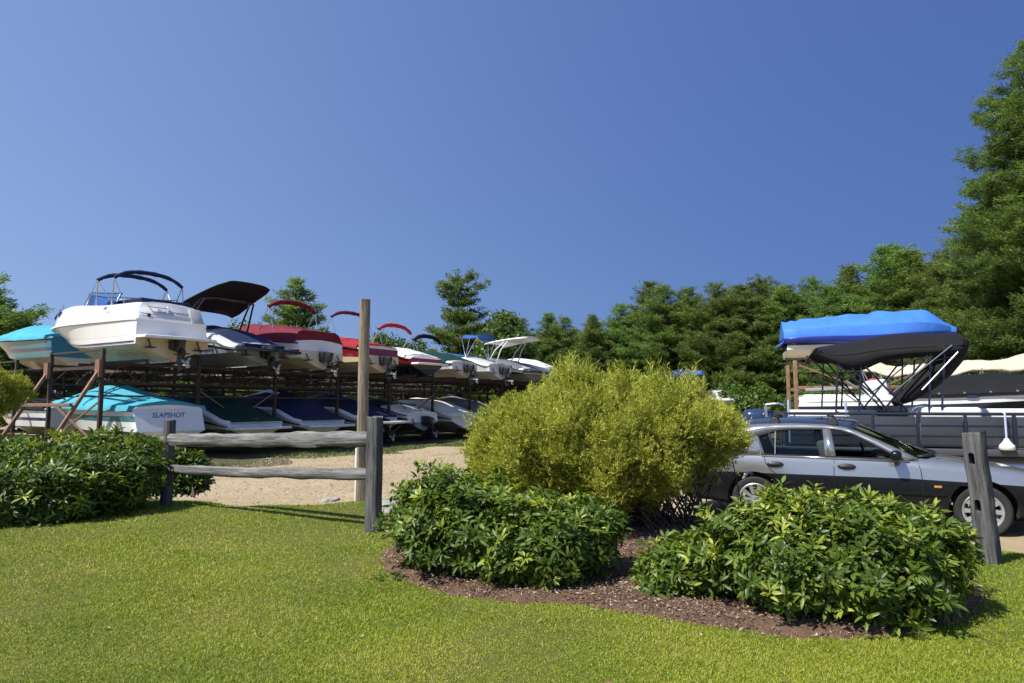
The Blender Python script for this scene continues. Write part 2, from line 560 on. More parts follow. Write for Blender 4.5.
# broad-leaved weeds low in the lawn
def weeds(n, spots):
    Ps = []; Ds = []
    for (px, py, r_, c) in spots:
        o = on_ground(px, py)
        for _ in range(c):
            a = rng.uniform(0, 2 * PI); q = r_ * math.sqrt(rng.random())
            x = o.x + q * math.cos(a) * 1.6; y = o.y + q * math.sin(a)
            for k in range(6):
                b = rng.uniform(0, 2 * PI)
                Ps.append((x, y, lawn_z(x, y) + .012)); Ds.append((math.cos(b), math.sin(b), rng.uniform(.15, .7)))
    P = np.array(Ps); D = np.array(Ds)
    v, f = leaves(P, D, np.array([0, 0, 1.0]) + rng.normal(size=P.shape) * .2, rng.uniform(.02, .04, len(P)), rng.uniform(.010, .017, len(P)))
    return v, f, np.repeat(rng.uniform(0, .5, len(P)), 8)
v, f, t = weeds(1, [(395, 578, .12, 20)])
weed_m = leaf_mat('weed_leaves', [(0, (.05, .10, .02)), (1, (.11, .17, .03))], rough=.7, spec=.15)
tag(mesh_np('lawn_weeds', v, f, weed_m, t), kind='stuff')

# a few dead leaves and twigs on the grass and mulch
def litter(n):
    Y = rng.uniform(3.0, 9.5, n); X = rng.uniform(-1, 1, n) * (Y * .75)
    P = np.stack([X, Y, lawn_z(X, Y) + .020], -1)
    P = P[lawn_z(X, Y) > .1]; m = len(P)
    D = unit(rng.normal(size=(m, 3)) * np.array([1, 1, .25]))
    v, f = leaves(P, D, np.array([0, 0, 1.0]) + rng.normal(size=P.shape) * .4, rng.uniform(.02, .05, m), rng.uniform(.010, .022, m), fold=.5, curl=.3)
    return v, f, np.repeat(rng.random(m), 8)
v, f, t = litter(90)
tag(mesh_np('fallen_leaves', v, f, leaf_mat('dead_leaves', [(0, (.12, .07, .03)), (.6, (.26, .17, .08)), (1, (.42, .36, .24))], rough=.8, trans=.1), t), kind='stuff')

# loose stones in the gravel
def pebbles(n):
    Y = rng.uniform(10.2, 24, n) ; X = rng.uniform(-7.5, 1.2, n)
    ok = lawn_z(X, Y) < -.01
    X, Y = X[ok], Y[ok]; n = len(X)
    s = rng.uniform(.008, .03, n) * (rng.random(n) ** .5 + .4)
    base = np.array([[1, 0, 0], [-.5, .87, 0], [-.5, -.87, 0], [.1, .1, .8]])
    a = rng.uniform(0, 2 * PI, n)
    ca, sa = np.cos(a), np.sin(a)
    bx_ = base[None, :, 0] * ca[:, None] - base[None, :, 1] * sa[:, None]
    by_ = base[None, :, 0] * sa[:, None] + base[None, :, 1] * ca[:, None]
    v = np.stack([X[:, None] + bx_ * s[:, None], Y[:, None] + by_ * s[:, None], .001 + base[None, :, 2] * s[:, None] * rng.uniform(.4, 1, n)[:, None]], -1)
    off = (np.arange(n) * 4)[:, None, None]
    f = (np.array([[0, 1, 3], [1, 2, 3], [2, 0, 3]])[None] + off).reshape(-1, 3)
    return v.reshape(-1, 3), [f], np.repeat(rng.random(n), 4)
v, f, t = pebbles(14000)
peb_m = leaf_mat('loose_gravel', [(0, (.16, .12, .08)), (.5, (.30, .24, .16)), (1, (.42, .355, .25))], rough=.9, trans=0, spec=.2)
tag(mesh_np('loose_gravel', v, f, peb_m, t), kind='stuff')

# ================================================================== FENCE
fence_m = wood_mat('weathered_grey_wood', (.075, .077, .082), (.20, .197, .19), axis=2)
rail_m = wood_mat('weathered_grey_rail', (.12, .12, .12), (.33, .325, .31), axis=0)
brown_post_m = wood_mat('weathered_brown_wood', (.21, .17, .125), (.40, .345, .265), axis=2)

def rough_post(mb, h, w, d, chamfer=.02, seed=0, taper=.96, mort=(), below=.25):
    """squared, hand-split post: rings with slight wander"""
    g = random.Random(seed)
    rings = []
    nz = 14
    for i in range(nz + 1):
        z = -below + (h + below) * i / nz
        k = 1 - (1 - taper) * i / nz
        ox, oy = g.uniform(-.004, .004), g.uniform(-.004, .004)
        a, b = w / 2 * k, d / 2 * k
        c = chamfer
        top = i == nz
        pts = []
        for (sx, sy) in ((1, 1), (-1, 1), (-1, -1), (1, -1)):
            p1 = (sx * a, sy * (b - c)); p2 = (sx * (a - c), sy * b)
            if sx * sy < 0: p1, p2 = p2, p1
            pts += [p1, p2]
        rings.append([(x + ox + g.uniform(-.002, .002), y + oy + g.uniform(-.002, .002), z + (.012 * g.uniform(-1, 1) if top else 0)) for x, y in pts])
    mb.grid(rings, closed=True)
    mb.add(rings[-1], [list(range(8))]); mb.add(rings[0], [list(range(8))[::-1]])

def rough_rail(mb, a, b, h, d, seed):
    a = Vector(a); b = Vector(b)
    x = (b - a).normalized(); y = Vector((0, 0, 1)).cross(x).normalized(); z = x.cross(y)
    n = 34; L = (b - a).length; rows = []
    for i in range(n + 1):
        t = i / n
        c = a + (b - a) * t
        end = min(1, .45 + min(t, 1 - t) * 14)
        hh = h * end; dd = d * end
        sag = -.012 * math.sin(PI * t)
        row = []
        for k in range(10):
            w = 2 * PI * k / 10
            cx, cz = math.cos(w), math.sin(w)
            # flattened superellipse
            s = (abs(cx) ** 3.2 + abs(cz) ** 3.2) ** (-1 / 3.2)
            nn = mnoise.noise(Vector((t * L * 2.3 + seed * 9, cx * .8, cz * .8 + seed))) * .30 + mnoise.noise(Vector((t * L * 9 + seed, cx * 2, cz * 2))) * .13
            r_ = s * (1 + nn)
            row.append(c + y * (cx * r_ * dd / 2) + z * (cz * r_ * hh / 2 + sag))
        rows.append(row)
    mb.grid(rows, closed=True)
    mb.poly(rows[0][::-1]); mb.poly(rows[-1])

pA = on_ground(373, 532); pB = on_ground(166, 505)
hA = (at(373, 417, pA.y).z - pA.z); hB = (at(166, 420, pB.y).z - pB.z)
fdir = math.atan2(pB.y - pA.y, pB.x - pA.x)
ft = thing('split_rail_fence', 'weathered grey two-rail wooden fence section with two square posts standing on the lawn', 'fence', pA, 0)
def fence_local(p): return p - pA
for p, h, s in ((pA, hA, 1), (pB, hB, 2)):
    mb = MB(); rough_post(mb, h, .15, .125, seed=s)
    o = mb.build('post', fence_m, ft, angle=50)
    o.location = p - pA; o.rotation_euler = (0, 0, fdir + (.12 if s == 1 else -.3))
def rail_pt(px, py, p): return at(px, py, p.y) - pA
for (ya, yb, h, s) in ((438, 439.5, .135, 1), (474, 469, .10, 2)):
    a = rail_pt(374, ya, pA); b = rail_pt(165, yb, pB)
    dirv = (b - a).normalized()
    a -= dirv * .06; b += dirv * .08
    L = (b - a).length
    mb = MB(); rough_rail(mb, (0, 0, 0), (L, 0, 0), h * 1.15, .085, s)
    o = mb.build('rail', rail_m, ft, angle=60)
    o.location = a
    o.rotation_euler = dirv.to_track_quat('X', 'Z').to_euler()

# tall brown post
pT = on_ground(361, 502)
hT = at(361, 300, pT.y).z - pT.z
mb = MB(); rough_post(mb, hT, .165, .15, seed=5, taper=.97, chamfer=.012)
o = mb.build('tall_post', brown_post_m, angle=50); o.location = pT; o.rotation_euler = (0, 0, .38)
tag(o, 'tall bare brown wooden post rising behind the grey rail fence', 'post')
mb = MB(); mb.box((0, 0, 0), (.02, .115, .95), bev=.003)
o = mb.build('lit_edge_strip', paint('lit_edge_white', (.62, .60, .56), .7), None)  # pale strip added as the post's sunlit edge
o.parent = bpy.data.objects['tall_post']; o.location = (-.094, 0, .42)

# leaning post with two mortise holes
pR = on_ground(990, 563)
topR = at(973, 432, pR.y - .02)
hR = topR.z - pR.z
mbp = MB(); rough_post(mbp, hR, .145, .13, seed=9, chamfer=.012)
rp = mbp.build('fence_post', fence_m, None, angle=50, fix=True)
for zc in (hR * .80, hR * .44):
    cut = MB(); cut.box((-.01, -.04, zc), (.045, .2, .105), bev=.018)
    co = cut.build('cutter', fence_m, None, angle=0)
    md = rp.modifiers.new('b', 'BOOLEAN'); md.object = co; md.operation = 'DIFFERENCE'; md.solver = 'EXACT'
    dg = bpy.context.evaluated_depsgraph_get()
    me = bpy.data.meshes.new_from_object(rp.evaluated_get(dg))
    rp.modifiers.clear(); rp.data = me
    bpy.data.objects.remove(co)
rp.location = pR
lean = Vector((topR.x - pR.x, topR.y - pR.y, hR)).normalized()
rp.rotation_mode = 'QUATERNION'
rp.rotation_quaternion = lean.to_track_quat('Z', 'Y') @ Matrix.Rotation(.35, 3, 'Z').to_quaternion()
tag(rp, 'leaning grey fence post with two slots standing alone on the grass', 'post')

# stones
stone_m = paint('grey_stone', (.30, .29, .27), .9, var=.3, scale=9, bump=.6, bscale=25)
def stone(px, py, sx, sy, sz, seed, label, grp=None):
    bm = bmesh.new(); bmesh.ops.create_icosphere(bm, subdivisions=3, radius=1)
    for v in bm.verts:
        n = mnoise.noise(v.co * 1.3 + Vector((seed * 7, 0, 0))) * .3 + mnoise.noise(v.co * 3 + Vector((0, seed * 3, 0))) * .1
        c = v.co * (1 + n)
        c.z = max(-.6, min(.62, c.z))
        v.co = Vector((c.x * sx, c.y * sy, c.z * sz))
    me = bpy.data.meshes.new('stone'); bm.to_mesh(me); bm.free()
    me.materials.append(stone_m)
    me.polygons.foreach_set('use_smooth', [True] * len(me.polygons))
    o = link('stone', me); p = on_ground(px, py); o.location = p + Vector((0, 0, sz * .3))
    o.rotation_euler = (0, 0, seed)
    tag(o, label, 'stone', grp)
stone(396, 511, .26, .18, .11, .4, 'larger grey flat stone in the grass right of the fence post')
stone(330, 501, .20, .12, .05, 1.2, 'thin flat stone in the grass left of the tall brown post')
stone(388, 507.5, .16, .12, .09, 2.1, 'smaller grey stone tucked against the post end of the larger flat stone')

# ================================================================== SHRUBS
def mound_points(lobes, n, shell=(.78, 1.02), zmin=None, lump=.12, seed=0, under=-.35):
    """points near the outer surface of a union of ellipsoids, with outward normals"""
    g = np.random.default_rng(seed)
    P = []; NN = []; RR = []
    area = np.array([(b[3] * b[4] + b[3] * b[5] + b[4] * b[5]) for b in lobes]); area = area / area.sum()
    for (cx, cy, cz, rx, ry, rz_), w in zip(lobes, area):
        m = int(n * w * 1.9)
        d = unit(g.normal(size=(m, 3)))
        d = d[d[:, 2] > under]
        m = len(d)
        s = g.uniform(shell[0], shell[1], m)
        lumpy = 1 + lump * np.sin(d[:, 0] * 7 + cx * 3) * np.sin(d[:, 1] * 6 + cy * 5) + lump * .6 * np.sin(d[:, 2] * 11 + d[:, 0] * 5)
        q = d * np.array([rx, ry, rz_]) * (s * lumpy)[:, None] + np.array([cx, cy, cz])
        nn = unit(d / np.array([rx, ry, rz_]))
        keep = np.ones(m, bool)
        for (ax, ay, az, bx_, by_, bz_) in lobes:
            if (ax, ay, az) == (cx, cy, cz): continue
            e = ((q - np.array([ax, ay, az])) / np.array([bx_, by_, bz_]))
            keep &= (np.linalg.norm(e, axis=1) > shell[0] - .12)
        if zmin is not None:
            keep &= q[:, 2] > zmin
        P.append(q[keep]); NN.append(nn[keep]); RR.append(s[keep])
    P = np.concatenate(P); NN = np.concatenate(NN); RR = np.concatenate(RR)
    if len(P) > n:
        sel = g.permutation(len(P))[:n]
        P, NN, RR = P[sel], NN[sel], RR[sel]
    return P, NN, RR

def stems_mb(lobes, n, seed, z0=0.0, r0=.014, spread=.25):
    g = random.Random(seed); mb = MB()
    for _ in range(n):
        l = g.choice(lobes)
        a = g.uniform(0, 2 * PI); k = math.sqrt(g.random()) * .85
        tip = Vector((l[0] + l[3] * k * math.cos(a), l[1] + l[4] * k * math.sin(a), l[2] + l[5] * math.sqrt(max(0, 1 - k * k)) * .8))
        base = Vector((l[0] * .75 + g.uniform(-1, 1) * spread, l[1] * .75 + g.uniform(-1, 1) * spread, z0))
        mid = base.lerp(tip, .5) + Vector((g.uniform(-.08, .08), g.uniform(-.08, .08), -.1 * k))
        mb.tube([base, base.lerp(mid, .5) + Vector((0, 0, .03)), mid, tip], [r0, r0 * .8, r0 * .6, r0 * .25], 5)
    return mb

twig_m = paint('shrub_stem', (.10, .075, .05), .9, var=.3, scale=12)
rhodo_stops = [(0, (.034, .066, .010)), (.3, (.082, .135, .017)), (.6, (.145, .21, .026)), (.82, (.26, .32, .04)), (1, (.39, .42, .075))]
rhodo_m = leaf_mat('rhododendron_leaves', rhodo_stops, rough=.42, trans=.30, spec=.35)
rhodo_dark_m = leaf_mat('hedge_leaves', [(0, (.030, .06, .01)), (.35, (.070, .120, .016)), (.65, (.125, .185, .024)), (.85, (.22, .28, .036)), (1, (.34, .37, .06))], rough=.42, trans=.28, spec=.35)

def rosettes(lobes, n, leafL, leafW, seed, young=.12, per=(6, 10), zmin=.04, shell=(.60, 1.09), lump=.19, ytop=.3):
    g = np.random.default_rng(seed)
    P, NN, RR = mound_points(lobes, n, shell, zmin, lump, seed, under=-.9)
    zt = max(l[2] + l[5] for l in lobes)
    axis = unit(NN * .75 + np.array([0, 0, .55]) + g.normal(size=NN.shape) * .28)
    cnt = g.integers(per[0], per[1] + 1, len(P))
    young_f = (g.random(len(P)) < (young + ytop * np.clip((P[:, 2] / zt - .62) / .38, 0, 1))) & (RR > .86)
    rt = np.clip(.34 + g.normal(size=len(P)) * .13, .02, .72)
    rt = np.where(young_f, g.uniform(.72, 1, len(P)), rt)
    P2 = np.repeat(P, cnt, 0); A = np.repeat(axis, cnt, 0); T = np.repeat(rt, cnt); Yf = np.repeat(young_f, cnt)
    m = len(P2)
    k = np.concatenate([np.arange(c) for c in cnt]) / np.repeat(cnt, cnt) * 2 * PI + g.uniform(0, 6.28, m) * .12 + np.repeat(g.uniform(0, 6.28, len(P)), cnt)
    a1, s1, n1 = frames(A, np.repeat(g.normal(size=P.shape), cnt, 0))
    rad = s1 * np.cos(k)[:, None] + n1 * np.sin(k)[:, None]
    el = np.where(Yf, g.uniform(.35, 1.0, m), g.uniform(-.02, .85, m))
    D = unit(rad * np.cos(el)[:, None] + a1 * np.sin(el)[:, None] + g.normal(size=rad.shape) * .12)
    L = leafL * g.uniform(.65, 1.15, m) * np.where(Yf, .9, 1.0)
    W = leafW * g.uniform(.8, 1.15, m) * np.where(Yf, .85, 1.0)
    upv = unit(a1 + g.normal(size=a1.shape) * .35)
    P2 = P2 + D * .012 - a1 * (g.uniform(0, .05, m))[:, None]
    v, f = leaves(P2, D, upv, L, W, fold=.28, curl=.22, g=g)
    tone = np.clip(np.repeat(T + g.normal(size=m) * .07, 8), 0, 1)
    return v, f, tone

def rhodo(px, py, lobes, n, leafL, leafW, seed, label, mat, group, young=.12, ytop=.3, nst=26):
    p = on_ground(px, py)
    t = thing('rhododendron_bush', label, 'shrub', p, 0, group)
    v, f, tn = rosettes(lobes, n, leafL, leafW, seed, young, ytop=ytop)
    mesh_np('foliage', v, f, mat, tn, t)
    stems_mb(lobes, nst, seed).build('stems', twig_m, t, angle=60)
    return t

G1 = 'broad-leaved shrubs planted in the bed and along the fence'
# middle pair
rhodo(478, 572, [(0, 0, .32, .62, .50, .40), (-.28, .12, .42, .36, .36, .36), (.30, -.1, .28, .38, .36, .30)], 2000, .078, .024, 11,
      'dark green rhododendron mound at the left end of the mulch bed, below the gravel', rhodo_m, G1, .12, .30)
rhodo(548, 584, [(0, .05, .28, .40, .38, .30), (.24, .3, .34, .36, .30, .24), (-.12, -.05, .24, .32, .30, .24)], 1250, .078, .024, 12,
      'low rhododendron spreading below the centre of the yellow bush on the mulch', rhodo_m, G1, .10, .28)
# right mound
rhodo(830, 604, [(0, 0, .30, .74, .58, .37), (-.14, .05, .34, .38, .46, .37), (.44, .05, .30, .46, .45, .34), (.05, -.12, .22, .66, .48, .30)], 3900, .074, .0235, 13,
      'largest glossy rhododendron, in front of the silver car at the right end of the bed', rhodo_m, G1, .14, .36, 36)
rhodo(697, 592, [(0, 0, .16, .33, .32, .20), (.26, .10, .20, .33, .33, .22), (-.14, -.05, .13, .27, .26, .17)], 1300, .074, .0235, 14,
      'small rhododendron against the left shoulder of the largest one, beside bare mulch', rhodo_m, G1, .14, .30)
# left hedge
rhodo(10, 522, [(0, 0, .32, .95, .5, .40), (-.9, .2, .38, .8, .6, .45), (.50, .1, .30, .5, .45, .38), (.1, .55, .48, .9, .5, .40), (-.6, .7, .52, .8, .5, .40)], 2800, .10, .027, 15,
      'dark leafy shrub filling the left edge of the lawn', rhodo_dark_m, G1, .10, .30, 30)
rhodo(86, 514, [(0, 0, .33, .62, .5, .40), (.20, .3, .42, .42, .5, .38), (-.3, .35, .52, .6, .5, .38), (.05, .6, .54, .5, .4, .36)], 2200, .10, .027, 16,
      'dark leafy shrub just left of the far fence post', rhodo_dark_m, G1, .10, .32, 26)
rhodo(156, 501, [(.05, .72, .28, .30, .28, .34), (-.45, .62, .40, .45, .32, .40), (.14, .80, .24, .22, .28, .28)], 1000, .10, .027, 17,
      'loose leafy shrub wrapped round the base of the far fence post', rhodo_dark_m, G1, .10, .28, 18)

# golden threadleaf bush
gold_m = leaf_mat('golden_sprays', [(0, (.085, .12, .016)), (.35, (.24, .275, .038)), (.7, (.46, .47, .075)), (1, (.68, .65, .14))], rough=.6, trans=.24, spec=.25)

def spray_shrub(lobes, n, sprayL, seed, zmin, shell=(.55, 1.03), lump=.1, upb=.55, nl=9, wide=.011, tips=0, clumps=0, rc=.15):
    g = np.random.default_rng(seed)
    P, NN, RR = mound_points(lobes, n if not clumps else n // 7, shell, zmin, lump, seed, under=-.75)
    CT = np.zeros(len(P))
    if clumps:                       # foliage gathered in tufts, with gaps between them
        C, CN, CR = mound_points(lobes, clumps, (.84, 1.04), zmin, lump, seed + 1, under=-.6)
        k = n // len(C)
        rr_ = np.repeat(rc * g.uniform(.6, 1.35, len(C)), k)
        off = g.normal(size=(len(C) * k, 3)); off = off / np.linalg.norm(off, axis=1, keepdims=True) * (g.random((len(off), 1)) ** .45)
        P = np.concatenate([P, np.repeat(C, k, 0) + off * rr_[:, None] * np.array([1, 1, .85])])
        NN = np.concatenate([NN, unit(np.repeat(CN, k, 0) * .7 + off * .9)])
        RR = np.concatenate([RR, .85 + .12 * np.linalg.norm(off, axis=1)])
        CT = np.concatenate([CT, np.repeat(g.normal(size=len(C)) * .10, k)])
        ok = P[:, 2] > zmin * .6
        P, NN, RR, CT = P[ok], NN[ok], RR[ok], CT[ok]
    A = unit(NN * .55 + np.array([0, 0, upb]) + g.normal(size=NN.shape) * .38)
    Ls = sprayL * g.uniform(.6, 1.35, len(P))
    if tips:
        top = np.argsort(-P[:, 2] - g.random(len(P)) * .25)[:tips]
        A[top] = unit(np.array([0, 0, 1.0]) + g.normal(size=(tips, 3)) * .2); Ls[top] *= g.uniform(1.3, 3.0, tips)
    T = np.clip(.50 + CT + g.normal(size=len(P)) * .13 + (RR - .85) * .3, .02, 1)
    m = len(P) * nl
    k = np.tile(np.arange(nl), len(P)) / nl
    P2 = np.repeat(P, nl, 0); A2 = np.repeat(A, nl, 0); L2 = np.repeat(Ls, nl)
    pos = P2 + A2 * (L2 * k)[:, None]
    ang = np.tile(np.arange(nl) * 2.4, len(P)) + np.repeat(g.uniform(0, 6.28, len(P)), nl)
    a1, s1, n1 = frames(A2, np.repeat(g.normal(size=P.shape), nl, 0))
    side = s1 * np.cos(ang)[:, None] + n1 * np.sin(ang)[:, None]
    D = unit(side * .75 + a1 * .9 + g.normal(size=side.shape) * .2)
    ll = L2 * (.52 - .28 * k) * g.uniform(.7, 1.3, m)
    v, f = diamonds(pos, D, ll, wide * g.uniform(.8, 1.4, m), g=g)
    # the spray's own spine
    v2, f2 = diamonds(P, A, Ls * 1.1, wide * .9, g=g)
    f2 = [q + len(v) for q in f2]
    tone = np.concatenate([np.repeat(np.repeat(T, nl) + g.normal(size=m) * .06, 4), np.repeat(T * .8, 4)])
    return np.concatenate([v, v2]), f + f2, np.clip(tone, 0, 1)

pg = on_ground(607, 522)
gt = thing('golden_bush', 'large rounded yellow-green thread-leaf bush rising behind the dark rhododendrons', 'shrub', pg)
globes = [(0, 0, .92, 1.36, 1.2, .62), (-.80, -.1, .80, .78, .85, .56), (.85, 0, 1.0, .76, .85, .42), (-.2, .2, 1.12, .95, .9, .52),
          (.55, -.15, 1.10, .78, .75, .48), (-.55, -.35, 1.0, .7, .7, .50), (.0, -.45, .72, .8, .70, .46), (-1.08, -.05, .62, .48, .55, .36), (1.15, .0, 1.0, .40, .5, .28), (-.25, -.1, .50, .80, .8, .40), (.30, .05, .50, .55, .6, .36), (-.75, .1, .48, .5, .6, .32)]
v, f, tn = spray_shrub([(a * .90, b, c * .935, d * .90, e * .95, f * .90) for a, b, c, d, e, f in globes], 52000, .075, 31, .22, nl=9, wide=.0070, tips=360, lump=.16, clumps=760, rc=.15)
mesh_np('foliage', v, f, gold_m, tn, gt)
mb = stems_mb(globes, 170, 32, -.02, .010, .55)
low = [(a * .7, b * .7, c * .55, d * .62, e * .62, f * .5) for a, b, c, d, e, f in globes]
stems_mb(low, 420, 35, -.02, .009, .75).build('dead_twigs', paint('dead_twig', (.085, .062, .045), .95, var=.4, scale=14), gt, angle=60)
mb.build('stems', paint('golden_bush_stem', (.065, .052, .040), .9, var=.3, scale=12), gt, angle=60)

# clipped golden bush at the left edge
pl = Vector((-6.80, 8.55, ground_z(-6.80, 8.55)))
lt = thing('golden_bush', 'golden shrub with two rounded tufts peeking in at the left edge', 'shrub', pl)
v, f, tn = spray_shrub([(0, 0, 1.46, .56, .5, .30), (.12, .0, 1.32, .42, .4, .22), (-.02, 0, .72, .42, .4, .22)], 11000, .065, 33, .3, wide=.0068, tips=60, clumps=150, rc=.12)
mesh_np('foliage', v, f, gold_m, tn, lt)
mb = MB(); mb.tube([(-.25, 0, -.05), (-.2, .02, .5), (-.1, 0, 1.0), (0, 0, 1.5)], [.04, .035, .03, .015], 7)
mb.tube([(-.2, .02, .5), (.05, .05, .72), (.1, 0, .85)], [.02, .016, .01], 6)
mb.tube([(-.12, 0, .95), (.2, .0, 1.2), (.3, 0, 1.4)], [.02, .016, .008], 6)
mb.build('stems', twig_m, lt, angle=60)
# ================================================================== BOATS
gel_white = paint('white_gelcoat', (.78, .78, .77), .18, var=.03, scale=1.5, coat=.5)
gel_cream = paint('cream_gelcoat', (.66, .55, .35), .3, var=.10, scale=2.5, coat=.2)
gel_grey = paint('grey_gelcoat', (.30, .32, .36), .2, var=.05, coat=.5)
gel_black = paint('black_gelcoat', (.012, .012, .014), .12, var=.1, coat=.6)
gel_navy = paint('navy_gelcoat', (.02, .035, .09), .15, var=.05, coat=.6)
gel_red = paint('red_gelcoat', (.24, .010, .016), .15, var=.05, coat=.6)
gel_teal = paint('teal_gelcoat', (.045, .19, .22), .2, var=.05, coat=.5)
gel_green = paint('green_gelcoat', (.02, .13, .09), .2, var=.05, coat=.5)
rub_black = paint('black_rubber', (.025, .025, .027), .6)
rub_white = paint('white_vinyl', (.66, .66, .64), .5, var=.05)
steel = paint('stainless_tube', (.62, .63, .65), .28, metal=1.0)
alu_dark = paint('black_tube', (.015, .017, .03), .4)
cv = lambda n, c, r=.8: paint(n, c, r, var=.16, scale=2.2, bump=.5, bscale=4, spec=.25)
cv_navy = cv('navy_canvas', (.012, .022, .065)); cv_black = cv('black_canvas', (.009, .009, .0105)); cv_maroon = cv('maroon_canvas', (.15, .016, .030))
cv_red = cv('red_canvas', (.30, .018, .022)); cv_teal = cv('teal_canvas', (.06, .32, .42)); cv_green = cv('green_canvas', (.006, .040, .030))
cv_blue = cv('blue_canvas', (.03, .09, .30)); cv_cream = cv('cream_canvas', (.60, .51, .37)); cv_grey = cv('grey_canvas', (.16, .17, .19)); cv_tan = cv('tan_canvas', (.40, .33, .23))
glass_blue = glass_mat('blue_windshield', (.42, .66, .95))
glass_smoke = glass_mat('smoked_windshield', (.25, .28, .3))
drive_m = paint('black_drive', (.018, .018, .02), .35)
prop_m = paint('grey_propeller', (.45, .45, .45), .35, metal=.8)
seat_m = paint('dark_vinyl', (.10, .10, .11), .5)

class Hull:
    """half-breadths and heights along the length; x = 0 transom, x = L bow"""
    def __init__(s, L, B, H, n=18, full=.45, rise=.16, deck=.05, dk0=0.0, dk1=0.0, stripe=(.34, .52), aft=0.0, bcf=.80):
        s.stripe = stripe; s.aft = aft; s.bcf = bcf
        s.L, s.B, s.H, s.full, s.rise, s.deck = L, B, H, full, rise, deck
        s.dk0, s.dk1 = dk0, dk1
        s.ts = [0.0, .012, .03, .06] + [(i / n) for i in range(2, n + 1)]
    def bg(s, t):
        f = s.full
        k = max(0, (t - f) / (1 - f))
        return s.B / 2 * (.94 + .06 * min(1, t / .3)) * (1 - .10 * max(0, 1 - t / .06) ** 2.4) * max(.015, 1 - k ** 2.4)
    def bc(s, t):
        f = s.full - .12
        k = max(0, (t - f) / (1 - f))
        return s.B / 2 * s.bcf * max(.012, 1 - k ** 1.8)
    def zk(s, t):
        k = max(0, (t - .45) / .55)
        return s.H * .62 * k ** 2.0
    def zc(s, t):
        k = max(0, (t - .35) / .65)
        return s.H * (.33 + .40 * k ** 1.7)
    def zg(s, t):
        return s.H * (.90 + s.rise * t ** 1.5) * (1 - s.aft * float(1 - smooth(0, .24, t)))
    def xr(s, t, rk):
        return s.L * (t if t < .45 else .45 + (t - .45) * rk)
    def row(s, t):
        bg, bc, zk, zc, zg = s.bg(t), s.bc(t), s.zk(t), s.zc(t), s.zg(t)
        kx = .045 * min(1, bc / .3)
        pts = [(s.xr(t, .62), 0, zk), (s.xr(t, .66), bc * .5, zk + (zc - zk) * .46), (s.xr(t, .72), bc, zc), (s.xr(t, .73), bc + kx, zc + .012)]
        for q in (s.stripe[0], s.stripe[1], .90):
            e = q ** (1 + .7 * t)
            pts.append((s.xr(t, .73 + .27 * q), bc + kx + (bg - bc - kx) * e, zc + (zg - zc) * q))
        pts.append((s.xr(t, .995) + .02 * (t > .9), bg + .028, zg - .045))
        pts.append((s.xr(t, 1.0) + .02 * (t > .9), bg + .024, zg))
        pts.append((s.xr(t, 1.0) - .02, max(0.005, bg - .03), zg + .02))
        return pts
    def deck_h(s, t):
        if s.dk1 == 0: return s.deck
        return s.dk0 + (s.dk1 - s.dk0) * float(smooth(.25, .6, t)) * (1 - .93 * float(smooth(.55, 1.0, t)))

def transom_shift(p, H):
    return p

